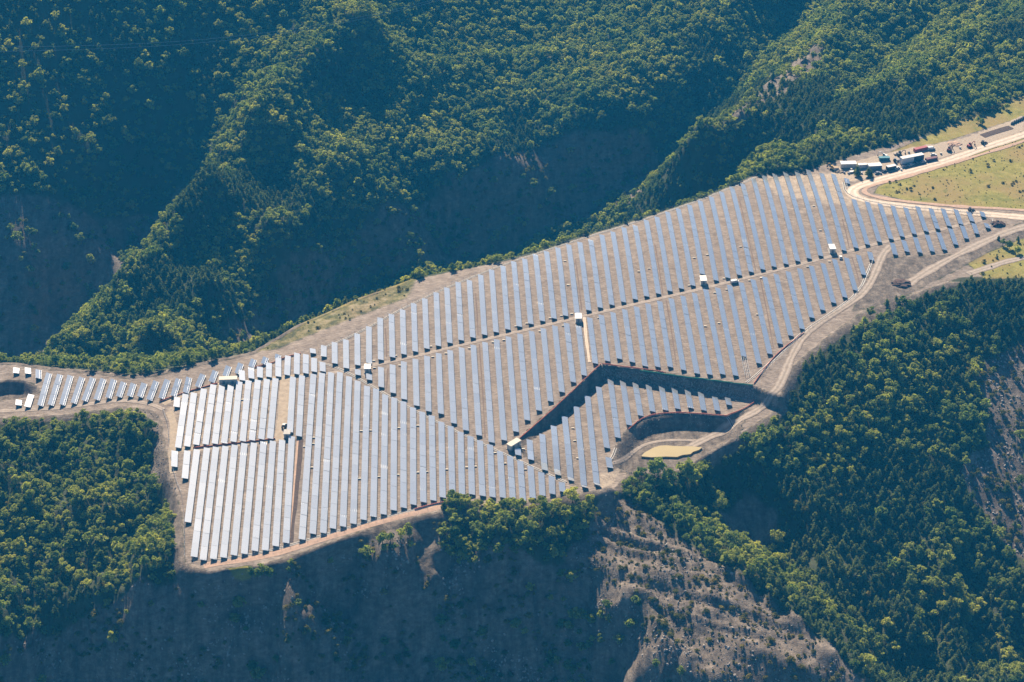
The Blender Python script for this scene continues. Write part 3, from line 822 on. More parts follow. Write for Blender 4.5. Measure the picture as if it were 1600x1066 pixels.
def smooth_line(pts, it=2):
    for _ in range(it):
        q = [pts[0]]
        for a, b in zip(pts[:-1], pts[1:]):
            q += [a.lerp(b, 0.25), a.lerp(b, 0.75)]
        q.append(pts[-1]); pts = q
    return pts

def trace(px, step=2.0, sm=2):
    P = [Vector(hit(*p).xy) for p in px]
    if sm and len(P) > 2: P = smooth_line(P, sm)
    return resample(P, step)

def ribbon(name, px, width, mat, lift=0.10, across=4, sm=2, wobble=0.12, kind=None, label=None, cat=None, group=None, crown=0.0):
    P = trace(px, 1.6, sm)
    v = []; f = []
    for i, p in enumerate(P):
        d = (P[min(len(P) - 1, i + 1)] - P[max(0, i - 1)]); d.normalize()
        nrm = Vector((d.y, -d.x))
        jag = 0.35 * (float(vnoise(np.array(i * 0.9), np.array(7.5), 13)) - 0.5) * min(width, 3.0) * 0.4
        wl = jag + width * (1 + wobble * (2 * float(vnoise(np.array(i * 0.23), np.array(0.5), 3)) - 1))
        for k in range(across + 1):
            t = k / across - 0.5
            q = p + nrm * wl * t
            edge = 0.06 if k in (0, across) else 0.0
            v.append((q.x, q.y, float(height(q.x, q.y)) + lift + crown * (1 - 4 * t * t) - edge))
    for i in range(len(P) - 1):
        for k in range(across):
            a = i * (across + 1) + k
            f.append((a, a + 1, a + across + 2, a + across + 1))
    me = bpy.data.meshes.new(name); me.from_pydata(v, [], f)
    me.polygons.foreach_set('use_smooth', [True] * len(f))
    me.materials.append(mat)
    ac = me.attributes.new('across', 'FLOAT', 'POINT'); ac.data.foreach_set('value', np.tile(np.linspace(0, 1, across + 1), len(P)).astype(np.float32))
    o = link(name, me)
    bm = bmesh.new(); bm.from_mesh(me); bmesh.ops.recalc_face_normals(bm, faces=bm.faces)
    if sum(fc_.normal.z for fc_ in bm.faces) < 0: bmesh.ops.reverse_faces(bm, faces=bm.faces)
    bm.to_mesh(me); bm.free()
    return tag(o, label, cat, group, kind)

ST = dict(kind='structure')
ribbon('access_road', [(1660, 188), (1600, 211), (1540, 230), (1470, 255), (1400, 274), (1362, 284), (1338, 292), (1329, 300), (1337, 309), (1362, 316), (1400, 321), (1470, 329), (1530, 334), (1600, 340), (1690, 348)], 8.0, M['road'], 0.18, 6, **ST)
ribbon('road_verge', [(1660, 200), (1600, 221), (1500, 252), (1420, 276), (1378, 286), (1355, 293), (1349, 299), (1356, 305), (1382, 311), (1420, 316), (1500, 323.5), (1560, 326), (1600, 329), (1690, 336)], 3.4, M['redsoil'], 0.26, 3, wobble=0.4, **ST)
ribbon('service_track', [(497, 586), (545, 579), (580, 571.5), (650, 556.5), (740, 534.5), (860, 506.5), (905, 495.5), (1000, 473.5), (1100, 450.5), (1200, 425.5), (1300, 400.5), (1345, 387), (1400, 374), (1470, 359), (1540, 343)], 3.2, M['track'], 0.12, **ST)
ribbon('perimeter_track', [(1392, 384), (1380, 396), (1372, 415), (1362, 440), (1345, 462), (1320, 480), (1290, 498), (1264, 516), (1247, 537), (1234, 562), (1224, 590), (1212, 612), (1196, 630), (1170, 650), (1130, 672), (1090, 692), (1062, 706)], 5.2, M['track'], 0.2, 5, wobble=0.25, **ST)
ribbon('gravel_lot_track', [(1640, 350), (1590, 356), (1550, 372), (1500, 396), (1455, 420), (1415, 446)], 7.0, M['track'], 0.14, 5, wobble=0.4, **ST)
ribbon('rim_track', [(318, 884), (345, 879), (400, 872), (450, 860), (500, 843), (560, 826), (620, 808), (692, 791)], 4.2, M['redsoil'], 0.12, **ST)
ribbon('ridge_track', [(-40, 644), (60, 640), (110, 636), (170, 627), (200, 626), (235, 631), (256, 640)], 3.4, M['track'], 0.14, **ST)
ribbon('block_track', [(272, 704), (330, 699.5), (380, 693.5), (440, 686)], 4.0, M['tansoil'], 0.12, wobble=0.3, **ST)
ribbon('edge_track', [(264, 644), (271, 660), (272, 680), (268, 712), (270, 740)], 3.6, M['tansoil'], 0.15, wobble=0.3, **ST)
ribbon('wide_lane', [(447, 590), (445, 620), (442, 655), (438, 688)], 6.0, M['tansoil'], 0.1, 4, wobble=0.15, **ST)
ribbon('shed_track', [(255, 632), (290, 616), (330, 602), (380, 596.5), (450, 588), (500, 584)], 3.0, M['tansoil'], 0.11, **ST)
ribbon('basin_path', [(951, 726), (962, 724), (978, 716), (992, 704), (1006, 695), (1030, 689), (1060, 687.5), (1100, 689)], 2.2, M['track'], 0.14, **ST)
ribbon('meadow_path', [(1512, 428), (1545, 418), (1570, 409), (1610, 401), (1690, 398)], 5.0, M['track'], 0.14, wobble=0.4, **ST)

DR = 'concrete drains of the solar farm'
def drain(px, label):
    """a concrete channel: pale lip either side of a dark bed"""
    root = empty('drainage_channel', hit(*px[0])); tag(root, label, 'drain', DR)
    inv = Matrix.Translation(-root.location)
    for nm, w, m, l in (('lip', 1.5, M['concrete'], 0.22), ('bed', 0.55, M['ditch'], 0.26)):
        o = ribbon(nm, px, w, m, l, 2, 1, 0.05); o.parent = root; o.matrix_parent_inverse = inv
drain([(497, 566), (520, 572), (545, 583), (575, 600), (640, 638), (700, 668), (780, 706), (885, 754)], 'thin concrete drain slanting down between the central block and the rows above it')
drain([(1361, 412), (1342, 457), (1302, 487), (1256, 517), (1226, 546), (1182, 586), (1166, 598)], 'thin concrete drain along the inner edge of the right perimeter track')
drain([(335, 876), (420, 862), (500, 838), (600, 808), (690, 786)], 'thin concrete drain along the bottom rim of the farm')
drain([(962, 700), (958, 712), (950, 724)], 'short concrete chute at the left end of the settling basin')
drain([(1136, 652), (1142, 660), (1147, 668)], 'short concrete chute at the right end of the settling basin')
drain([(500, 546), (560, 521), (650, 471), (760, 424), (830, 399), (950, 361), (1050, 329), (1150, 291), (1192, 273)], 'long narrow ditch along the far rim of the farm')
drain([(1318, 285), (1320, 300), (1338, 311), (1400, 322.5), (1500, 331), (1548, 337)], 'narrow ditch on the inside of the access road bend')

TRG = 'cable trenches between the solar rows'
for i, (a, b) in enumerate([((899, 405), (909, 485)), ((1023, 381), (1036, 461)), ((1041, 469), (1057, 572)), ((1153, 304), (1181, 424)), ((1188, 436), (1209, 546)), ((602, 513), (604, 558)), ((606, 576), (603, 612)), ((743, 458), (747, 524)), ((749, 538), (758, 684)), ((1316, 342), (1327, 388)), ((1331, 402), (1344, 446))]):
    o = ribbon('cable_trench', [a, ((a[0] + b[0]) / 2 + 0.6, (a[1] + b[1]) / 2), b], 0.7, M['trench'], 0.10, 2, 0, 0.5)
    tag(o, 'open cable trench, ' + ordinal(i + 1) + ' of those dug between the solar rows', 'trench', TRG)
ribbon('spoil_strip', [(913, 496), (916, 530), (921, 566)], 1.7, M['road'], 0.12, 3, 0, 0.4, label='pale strip of spoil below the white cabin in mid farm', cat='spoil')
ribbon('soil_trench', [(470, 686), (466, 740), (459, 800), (455, 848)], 2.6, M['ditch'], 0.08, 3, 1, 0.35, label='wide dark trench running down beside the bottom left block', cat='trench')
ribbon('trench_lip', [(465.5, 686), (461, 740), (456, 800), (452, 846)], 0.9, M['redsoil'], 0.12, 2, 1, 0.4, label='thin line of reddish spoil beside the wide dark trench', cat='spoil')

def barrier(px, mat, label, h=0.85):
    """plastic safety net between stakes"""
    P = trace(px, 3.0, 1)
    root = empty('safety_fence', (P[0].x, P[0].y, float(height(P[0].x, P[0].y)))); tag(root, label, 'fence', 'plastic safety fences on the site')
    o0 = root.location
    b = MB()
    n = []
    for i, p in enumerate(P):
        z = float(height(p.x, p.y))
        n.append((p.x - o0.x, p.y - o0.y, z - o0.z))
    v = []; f = []
    for i, (x, y, z) in enumerate(n):
        d = P[min(len(P) - 1, i + 1)] - P[max(0, i - 1)]; d.normalize()
        ox, oy = d.y * 0.06, -d.x * 0.06
        s = 0.12 * math.sin(i * 1.7)
        v += [(x - ox, y - oy, z + 0.1), (x + ox, y + oy, z + 0.1), (x + ox, y + oy, z + h + s), (x - ox, y - oy, z + h + s)]
    for i in range(len(n) - 1):
        for k in range(4):
            f.append((4 * i + k, 4 * i + (k + 1) % 4, 4 * i + 4 + (k + 1) % 4, 4 * i + 4 + k))
    me = bpy.data.meshes.new('net'); me.from_pydata(v, [], f); me.materials.append(mat)
    link('net', me, root)
    for i in range(0, len(n), 2):
        b.box((n[i][0], n[i][1], n[i][2] + 0.6), (0.1, 0.1, 1.4))
    tag(b.build('stakes', M['timber'], root), kind='stuff')
barrier([(812, 686), (880, 626), (939, 569.5)], M['orange'], 'red safety net along the left rim of the dark trench bank')
barrier([(941, 569.5), (1000, 577), (1040, 583)], M['orange'], 'red safety net at the corner above the rock bank')
barrier([(1000, 580), (1060, 588), (1110, 595), (1176, 603)], M['green'], 'green net along the top of the rock bank', 0.8)
barrier([(982, 672), (1000, 656), (1020, 648.5), (1060, 645), (1100, 648), (1136, 651)], M['orange'], 'red safety net around the rim of the settling basin')
barrier([(1136, 650), (1160, 641), (1178, 630)], M['orange'], 'red safety net rising right from the settling basin')
barrier([(302, 701), (350, 695.5), (430, 686.5)], M['orange'], 'red safety net between the two left blocks')
barrier([(250, 628), (275, 619), (300, 611), (340, 600)], M['orange'], 'red safety net below the narrow ridge strip')
barrier([(1178, 600), (1198, 572), (1216, 552), (1236, 536), (1256, 521)], M['orange'], 'red safety net beside the right perimeter track')
barrier([(398, 575), (420, 570), (447, 559), (470, 553)], M['orange'], 'red safety net behind the short rows')
barrier([(648, 797), (675, 789), (692, 786), (704, 786)], M['orange'], 'red safety net beside the grove at the bottom rim')

def wire_fence(px, label):
    P = trace(px, 4.0, 1)
    root = empty('wire_fence', (P[0].x, P[0].y, float(height(P[0].x, P[0].y)))); tag(root, label, 'fence', 'wire fences around the farm')
    o0 = root.location
    pts = [Vector((p.x - o0.x, p.y - o0.y, float(height(p.x, p.y)) - o0.z)) for p in P]
    b = MB()
    for p in pts: b.box((p.x, p.y, p.z + 0.95), (0.1, 0.1, 2.1))
    tag(b.build('posts', M['steel'], root), kind='stuff')
    w = MB()
    for h in (0.3, 0.75, 1.2, 1.6, 1.95): w.tube([p + Vector((0, 0, h)) for p in pts], 0.022, 3)
    tag(w.build('wires', M['steel'], root), kind='stuff')
wire_fence([(497, 549), (560, 519), (650, 469), (760, 422), (830, 397), (950, 359), (1050, 327), (1150, 289), (1192, 271), (1255, 263)], 'wire fence along the far rim of the farm')
wire_fence([(1322, 284), (1324, 300), (1345, 314), (1400, 323.5), (1500, 332), (1552, 340), (1548, 357), (1500, 380), (1450, 397), (1384, 401)], 'wire fence round the pointed right end of the farm')
wire_fence([(1364, 408), (1345, 457), (1304, 488), (1258, 519), (1228, 549), (1185, 590)], 'wire fence along the right perimeter track')
wire_fence([(292, 876), (330, 879), (420, 864), (500, 840), (600, 811), (690, 789)], 'wire fence along the bottom rim of the farm')
wire_fence([(254, 640), (263, 665), (264, 700), (272, 745), (287, 780), (289, 872)], 'wire fence down the left side of the farm')

# ------------------------------------------------------------------ settling basin water and stones
wp_ = [at_z(*p, -10.9) for p in [(1002, 713), (1006, 708), (1013, 704), (1021, 699.5), (1030, 696.8), (1040, 696), (1060, 697.2), (1082, 697.6), (1097, 699), (1092, 703), (1083, 706), (1079, 709.5), (1066, 711), (1058, 714), (1040, 713.4), (1018, 714.5)]]
cx = sum(p[0] for p in wp_) / len(wp_); cy = sum(p[1] for p in wp_) / len(wp_)
ground_under = min(float(height(cx, cy)), -11.0)
me = bpy.data.meshes.new('basin_water'); me.from_pydata([(p[0], p[1], -10.9) for p in wp_] + [(p[0], p[1], -13.0) for p in wp_], [], [tuple(range(len(wp_)))] + [(i, (i + 1) % len(wp_), len(wp_) + (i + 1) % len(wp_), len(wp_) + i) for i in range(len(wp_))])
me.materials.append(M['mud']); tag(link('basin_water', me), kind='structure')

def rock_mesh(name, seed, mat, size=1.0, sub=1):
    bm = bmesh.new(); bmesh.ops.create_icosphere(bm, subdivisions=sub, radius=size)
    r = random.Random(seed)
    for v in bm.verts:
        v.co *= r.uniform(0.7, 1.2); v.co.z *= 0.7
    me = bpy.data.meshes.new(name); bm.to_mesh(me); bm.free(); me.materials.append(mat)
    return me

def gn_scatter(name, pts, rots, scales, idx, coll, label, cat=None, kind='stuff'):
    """one object: points that carry copies of the meshes in a collection"""
    me = bpy.data.meshes.new(name)
    me.vertices.add(len(pts)); me.vertices.foreach_set('co', np.asarray(pts, np.float32).ravel())
    a = me.attributes.new('rot', 'FLOAT_VECTOR', 'POINT'); a.data.foreach_set('vector', np.asarray(rots, np.float32).ravel())
    a = me.attributes.new('scl', 'FLOAT_VECTOR', 'POINT'); a.data.foreach_set('vector', np.asarray(scales, np.float32).ravel())
    a = me.attributes.new('idx', 'INT', 'POINT'); a.data.foreach_set('value', np.asarray(idx, np.int32))
    o = bpy.data.objects.new(name, me); COL.objects.link(o)
    g = bpy.data.node_groups.new(name + '_scatter', 'GeometryNodeTree')
    g.interface.new_socket('Geometry', in_out='INPUT', socket_type='NodeSocketGeometry')
    g.interface.new_socket('Geometry', in_out='OUTPUT', socket_type='NodeSocketGeometry')
    gi = g.nodes.new('NodeGroupInput'); go = g.nodes.new('NodeGroupOutput')
    ci = g.nodes.new('GeometryNodeCollectionInfo'); ci.inputs['Collection'].default_value = coll
    ci.inputs['Separate Children'].default_value = True; ci.inputs['Reset Children'].default_value = True
    ip = g.nodes.new('GeometryNodeInstanceOnPoints'); ip.inputs['Pick Instance'].default_value = True
    def na(n, t):
        x = g.nodes.new('GeometryNodeInputNamedAttribute'); x.data_type = t; x.inputs['Name'].default_value = n
        return x.outputs['Attribute']
    g.links.new(gi.outputs[0], ip.inputs['Points']); g.links.new(ci.outputs[0], ip.inputs['Instance'])
    g.links.new(na('idx', 'INT'), ip.inputs['Instance Index'])
    e2r = g.nodes.new('FunctionNodeEulerToRotation')
    g.links.new(na('rot', 'FLOAT_VECTOR'), e2r.inputs[0]); g.links.new(e2r.outputs[0], ip.inputs['Rotation'])
    g.links.new(na('scl', 'FLOAT_VECTOR'), ip.inputs['Scale'])
    g.links.new(ip.outputs[0], go.inputs[0])
    md = o.modifiers.new('scatter', 'NODES'); md.node_group = g
    return tag(o, label, cat, kind=kind)

def store(name, meshes):
    c = bpy.data.collections.new(name)
    for i, me in enumerate(meshes):
        o = bpy.data.objects.new('%s_%02d' % (name, i), me); c.objects.link(o)
    return c
rocks = store('rock_shapes', [rock_mesh('rock', s, M['stone'], 1.0) for s in range(5)])
# riprap on the far bank of the terrace and loose stones below it
rp = []
A0, A1, A2 = (Vector(at_z(*p, 0.0)[:2]) for p in [(941, 570.5), (1060, 586.5), (1180, 603)])
for k in range(1500):
    t = random.random(); p = A0.lerp(A1, t * 2) if t < 0.5 else A1.lerp(A2, t * 2 - 1)
    d = random.random() ** 0.8 * 5.5
    x, y = p.x + random.uniform(-.5, .5), p.y - d - 0.6
    rp.append((x, y, float(height(x, y)) + 0.05))
gn_scatter('riprap', rp, RNG.uniform(0, 6.28, (len(rp), 3)), RNG.uniform(0.18, 0.55, (len(rp), 1)) * np.ones((1, 3)), RNG.integers(0, 5, len(rp)), rocks, 'grey broken stones covering the bank above the terrace', 'stones')

bs = []
while len(bs) < 420:
    p = RNG.uniform(BASIN.min(0) - 4, BASIN.max(0) + 4, 2)
    if abs(float(sdist(p[0], p[1], BASIN)) - 3) < 5: bs.append((p[0], p[1], float(height(p[0], p[1])) + 0.03))
gn_scatter('bank_stones', bs, RNG.uniform(0, 6.28, (420, 3)), RNG.uniform(0.1, 0.45, (420, 1)) * np.ones((1, 3)), RNG.integers(0, 5, 420), rocks, 'loose grey stones on the banks of the settling basin', 'stones')

def heap(px, w, h, label, mat):
    c = hit(*px)
    bm = bmesh.new(); bmesh.ops.create_icosphere(bm, subdivisions=4, radius=1.0)
    for v in bm.verts:
        n = 1 + 0.9 * float(fbm(np.array(v.co.x * 3 + px[0]), np.array(v.co.y * 3 + v.co.z), 1.0, 3, 8))
        v.co = Vector((v.co.x * w * n, v.co.y * w * 0.8 * n, max(-0.2, v.co.z) * h * n))
    me = bpy.data.meshes.new('spoil_heap'); bm.to_mesh(me); bm.free(); me.materials.append(mat)
    o = link('spoil_heap', me); o.location = c
    tag(o, label, 'soil heap', 'heaps of soil')
heap((1408, 444), 5.5, 1.6, 'dark brown soil heap on the grey gravel lot', M['spoil'])
heap((1559, 351), 4.2, 2.2, 'dark brown soil heap at the pointed right end of the farm', M['spoil'])
heap((1491, 225), 4.6, 0.9, 'reddish heap of rubble in the works yard', M['redsoil'])
heap((1312, 268), 3.2, 1.1, 'pale heap of sand beside the leftmost cabins of the yard', M['tansoil'])

# ------------------------------------------------------------------ cabins, containers, vehicles
def heading(a, b):
    """bearing of a photo line on the ground"""
    p, q = hit(*a), hit(*b)
    return math.atan2(q.y - p.y, q.x - p.x)

def transformer_cabin(px, L, W, H, rz, label, roof='white', wall='offwhite'):
    """long side along its own x axis"""
    c = hit(*px); root = empty('transformer_cabin', c, rz); tag(root, label, 'cabin', 'transformer cabins of the solar farm')
    MB().box((0, 0, 0.05), (L + 0.5, W + 0.5, 0.7)).build('plinth', M['concrete'], root)
    MB().box((0, 0, 0.4 + H / 2), (L, W, H)).build('wall', M[wall], root)
    r = MB().box((0, 0, 0.4 + H + 0.12), (L + 0.5, W + 0.5, 0.24)).build('roof', M[roof], root)
    n = 2 if L > 4.5 else 1
    for k in range(n):
        x = (k - (n - 1) / 2) * L * 0.5
        d = MB().box((x, -W / 2 - 0.03, 0.4 + 1.1), (1.2, 0.06, 2.1)).build('door', M['grey'], root)
        MB().box((x + 0.4, -W / 2 - 0.08, 1.5), (0.08, 0.06, 0.3)).build('handle', M['black'], d)
    g = MB()
    for k in range(6): g.box((L / 2 + 0.03, 0, 1.2 + k * 0.18), (0.05, W * 0.5, 0.1))
    tag(g.build('vent_louvres', M['dark'], root), kind='stuff')
    return root
transformer_cabin((903.5, 501), 3.4, 5.6, 2.7, 0.02, 'white roofed cabin in mid farm above the pale strip of spoil')
transformer_cabin((1098.5, 442), 3.4, 5.8, 2.7, 0.02, 'white roofed cabin on the service track left of the white van')
transformer_cabin((1299.5, 393), 3.4, 5.8, 2.9, 0.05, 'white roofed cabin nearest the pointed right end of the farm')
transformer_cabin((574.5, 580), 3.2, 4.6, 2.6, 0.0, 'pale flat roofed cabin at the left end of the service track')
transformer_cabin((449, 682), 3.2, 4.0, 2.4, 0.0, 'small grey roofed cabin at the foot of the wide lane', roof='concrete')
transformer_cabin((357, 599), 9.6, 3.0, 3.0, 0.07, 'long cream shed behind the upper left block', roof='offwhite')
transformer_cabin((803, 699), 7.4, 3.0, 2.8, heading((788, 700), (815, 684)), 'cream cabin at the lower left tip of the dark trench bank', roof='offwhite')

def car(px, rz, paint, label, van=False, group='vehicles parked on the site', h=0.0):
    c = hit(*px); root = empty('parked_van' if van else 'parked_car', c, rz); tag(root, label, 'van' if van else 'car', group)
    L = 5.2 if van else 4.3; Wd = 1.95 if van else 1.78; top = 2.1 if van else 1.48
    b = MB()
    if van: prof = [(-L / 2, .35), (L / 2, .35), (L / 2, 1.0), (L / 2 - .7, 1.2), (L / 2 - 1.5, top), (-L / 2, top)]
    else: prof = [(-L / 2, .35), (L / 2, .35), (L / 2, .75), (L / 2 - .3, .85), (-L / 2 + .1, .95), (-L / 2, .85)]
    n = len(b.v)
    k = len(prof)
    for y in (-Wd / 2, Wd / 2):
        for x, z in prof: b.v.append((x, y, z))
    for i in range(k):
        j = (i + 1) % k; b.f.append([n + i, n + j, n + k + j, n + k + i]); b.m.append(0)
    b.f.append([n + i for i in range(k)]); b.m.append(0); b.f.append([n + k + i for i in range(k)][::-1]); b.m.append(0)
    b.build('body', M[paint], root)
    if not van:
        q = MB()
        cab = [(-L / 2 + .35, .9), (L / 2 - 1.05, .86), (L / 2 - 1.75, top - .04), (-L / 2 + .9, top - .04)]
        n = 0
        for y in (-Wd / 2 + .08, Wd / 2 - .08):
            for x, z in cab: q.v.append((x, y * (0.86 if z > 1.2 else 1), z))
        for i in range(4):
            j = (i + 1) % 4; q.f.append([i, j, 4 + j, 4 + i]); q.m.append(0)
        q.f += [[0, 1, 2, 3], [7, 6, 5, 4]]; q.m += [0, 0]
        w = q.build('window', M['window'], root)
        MB().box((-.32, 0, top), (1.75, 1.38, .08)).build('roof', M[paint], root)
    else:
        MB().box((L / 2 - 1.08, 0, 1.66), (.1, 1.6, .55)).build('windscreen', M['window'], root)
    for sx in (-1, 1):
        for sy in (-1, 1):
            wv = MB().tube([(sx * L * .31, sy * (Wd / 2 - .2), .34), (sx * L * .31, sy * (Wd / 2 + .02), .34)], .34, 10)
            wv.build('wheel', M['black'], root)
    for sy in (-1, 1): MB().box((L / 2 + .01, sy * .6, .72 if not van else .85), (.06, .3, .16)).build('headlight', M['white'], root)
    return root
EW = 0.15
car((1148, 442), 0.35, 'white', 'white van on the service track under a solar row', True)
car((1313.5, 403.5), 1.5, 'white', 'white car parked below the cabin nearest the pointed end')
car((1458.5, 243), 0.1, 'white', 'white car standing alone in the middle of the works yard')
car((1455, 233.5), 0.25, 'white', 'white van behind the red trailer in the works yard', True)
cy_ = [(1371, 271.5, 'grey'), (1382, 268.5, 'dark'), (1402, 263.8, 'white'), (1413, 261.5, 'grey'), (1423, 259, 'white'), (1433, 256.5, 'grey'), (1442, 254, 'white')]
for i, (x, y, c_) in enumerate(cy_):
    car((x, y), 0.5 + 0.1 * (i % 3), c_, '%s car, %s from the left in the roadside line by the containers' % ({'grey': 'grey', 'dark': 'dark', 'white': 'white'}[c_], ordinal(i + 1)))
for i, (x, y) in enumerate([(1582, 193.5), (1585.5, 191.5), (1589, 190), (1592.5, 188.5), (1596, 187), (1599, 185)]):
    car((x, y), 1.1, 'dark', 'dark car, %s from the left in the line at the top right corner' % ordinal(i + 1), group='dark cars parked at the top right corner')

def container(px, L, W, H, rz, paint, label, roof=None, name='shipping_container', cat='container', second=None):
    c = hit(*px); root = empty(name, c, rz); tag(root, label, cat, 'cabins and containers of the works yard')
    b = MB(); n = int(L / 0.6)
    for s in (-1, 1):                       # corrugated long sides
        for k in range(n):
            b.box((-L / 2 + (k + .5) * L / n, s * W / 2, H / 2 + .15), (L / n * .55, .12, H - .25))
    b.box((0, 0, H / 2 + .15), (L, W, H))
    b.build('body', M[paint], root)
    if second: MB().box((L * .27, -.09, H / 2 + .15), (L * .46, W + .04, H - .02)).build('cladding', M[second], root)
    MB().box((0, 0, H + .2), (L + .15, W + .15, .12)).build('roof', M[roof or paint], root)
    for s in (-1, 1): MB().box((-L / 2 - .04, s * W / 4, H / 2 + .15), (.06, W * .46, H * .9)).build('door', M[paint], root)
    for sx in (-1, 1):
        for sy in (-1, 1): MB().box((sx * (L / 2 - .1), sy * (W / 2 - .1), .06), (.25, .25, .2)).build('foot', M['dark'], root)
    return root
YA = heading((1403, 258), (1443, 249))
container((1325, 260.5), 10.5, 4.6, 2.9, 0.05, 'offwhite', 'leftmost long white site cabin of the works yard', 'white', 'site_cabin', 'site cabin')
container((1347, 262), 6.0, 2.6, 2.5, 0.1, 'white', 'low white site cabin behind the two dark trees', 'white', 'site_cabin', 'site cabin')
container((1366, 263.5), 9.0, 4.6, 2.9, 0.12, 'grey', 'white roofed grey site cabin right of the two dark trees', 'white', 'site_cabin', 'site cabin')
container((1424, 253), 17.0, 3.4, 4.4, YA, 'white', 'largest white container with a navy right half in the yard', 'white', second='navy')
container((1392, 265), 6.5, 2.6, 2.7, YA, 'dark', 'dark container beside the road left of the roadside cars', 'white')
container((1455, 250.5), 8.5, 2.4, 1.7, YA, 'maroon', 'low maroon container beside the access road')
container((1438, 235), 10.0, 2.6, 1.9, YA + .05, 'red', 'long red container at the back of the works yard')
container((1381.5, 250), 7.0, 2.6, 1.9, 0.05, 'teal', 'teal skip below the back edge of the yard')
container((1306, 266), 3.2, 2.2, 2.0, 0.2, 'offwhite', 'smallest cream hut at the left end of the works yard', 'timber', 'site_hut', 'hut')
container((1333, 269.5), 5.2, 1.8, 0.8, 0.2, 'offwhite', 'low cream stack of boards in front of the leftmost cabin', 'white', 'board_stack', 'stack')

def excavator(px, rz, paint, label, boom=True):
    c = hit(*px); root = empty('excavator' if boom else 'tractor', c, rz); tag(root, label, 'excavator' if boom else 'tractor', 'machines of the works yard')
    if boom:
        for s in (-1, 1): MB().box((0, s * 1.05, .45), (3.4, .55, .85), taper=.86).build('track', M['black'], root)
        MB().box((-.4, 0, 1.45), (2.9, 2.3, 1.1), taper=.92).build('body', M[paint], root)
        cabn = MB().box((.5, .6, 2.3), (1.3, 1.0, 1.5), taper=.88).build('cab', M[paint], root)
        MB().box((.5, .6, 2.4), (1.34, 1.04, .8), taper=.93).build('window', M['window'], cabn)
        MB().tube([(.9, -.3, 1.7), (2.6, -.3, 3.6), (4.2, -.3, 3.2)], [.28, .26, .2], 6).build('boom', M[paint], root)
        MB().tube([(4.1, -.3, 3.3), (4.7, -.3, 1.1)], [.2, .16], 6).build('arm', M[paint], root)
        MB().box((4.6, -.3, .75), (.8, 1.0, .8), taper=.6).build('bucket', M['dark'], root)
    else:
        MB().box((.6, 0, 1.1), (2.0, .9, .9), taper=.9).build('bonnet', M[paint], root)
        cabn = MB().box((-.9, 0, 1.9), (1.4, 1.4, 1.5), taper=.88).build('cab', M['window'], root)
        MB().box((-.9, 0, 2.7), (1.5, 1.5, .12)).build('roof', M[paint], cabn)
        for s in (-1, 1):
            MB().tube([(-1.0, s * .75, .85), (-1.0, s * 1.2, .85)], .85, 12).build('wheel', M['black'], root)
            MB().tube([(1.2, s * .7, .5), (1.2, s * 1.0, .5)], .5, 12).build('wheel', M['black'], root)
        MB().box((2.3, 0, .7), (.7, 2.1, .7), taper=.7).build('bucket', M['dark'], root)
    return root
excavator((1405, 243), 0.4, 'dark', 'dark excavator with raised arm at the back of the yard')
excavator((1382, 246), 2.8, 'white', 'pale excavator standing behind the teal skip')
excavator((1483, 236), 1.0, 'maroon', 'dark red excavator right of the lone white car')
excavator((1515, 230), 0.6, 'red', 'red excavator near the right end of the works yard')
excavator((1301, 265), 2.4, 'yellow', 'yellow excavator at the left end of the works yard')
excavator((1537, 225), 0.3, 'dark', 'dark tractor beside the access road at upper right', False)
excavator((1517, 330), 0.2, 'dark', 'dark tractor on the access road above the pointed end', False)
excavator((444.5, 668), 1.4, 'dark', 'dark tractor at the foot of the wide lane', False)
excavator((1400, 253), 0.2, 'grey', 'grey tractor left of the largest white container', False)

def pallet(px, label):
    c = hit(*px); root = empty('material_pallet', c, random.uniform(0, 1)); tag(root, label, 'pallet', 'pallets of material in the yard')
    for s in (-.5, 0, .5): MB().box((0, s, .06), (1.3, .1, .12)).build('bearer', M['timber'], root)
    MB().box((0, 0, .16), (1.4, 1.2, .06)).build('deck', M['timber'], root)
    MB().box((0, 0, .7), (1.3, 1.1, 1.0), taper=.94).build('load', M[random.choice(['white', 'offwhite', 'grey'])], root)
for (x, y) in [(1319, 271), (1326, 272), (1330, 266), (1340, 270.5), (1346, 271.5), (1408, 266.5), (1376, 272), (1470, 241), (1398, 242), (1420, 239.5), (1500, 232)]:
    pallet((x, y), 'small wrapped pallet of material standing in the works yard')

# long dark pit beside the upper stretch of the access road
ribbon('yard_trench', [(1535, 213), (1550, 208), (1566, 203), (1580, 199)], 5.5, M['ditch'], 0.2, 4, 1, 0.15, label='long dark trench beside the upper access road', cat='trench')

# ------------------------------------------------------------------ small junction boxes between the rows
bx = []
for ox, oy, L_ in ((760, 380, [(655,152),(680,352),(710,592),(625,607),(530,628),(335,672),(245,695),(145,810),(55,828),(445,737),(640,690),(1355,215),(1268,238),(935,625)]),
                   (1020, 260, [(345,765),(455,740),(730,672),(300,995),(1340,332),(1395,535),(615,1028),(905,930),(1470,795),(515,1055)]),
                   (480, 420, [(1030,650),(1045,737),(1155,708),(1350,665),(770,808),(555,770),(560,828),(737,727)]),
                   (260, 540, [(635,455),(1222,822),(1225,770),(1150,845),(1210,1018)]),
                   (1100, 400, [(445,490),(10,588),(125,562),(190,283),(378,207),(862,92),(1045,48),(475,187),(165,190)]),
                   (820, 560, [(400,585),(415,690),(440,835)]),
                   (540, 600, [(130,395),(205,390),(275,777),(435,760),(115,793),(600,740),(675,735),(840,715),(600,350),(445,370),(1010,697),(1080,690),(1245,578),(1495,715),(1480,545),(1325,665)])):
    bx += [(ox + x / 5.33, oy + y / 5.33) for x, y in L_]
box_me = MB().box((0, 0, .28), (1.5, .6, .35)).mesh('cabinet', [M['concrete']])
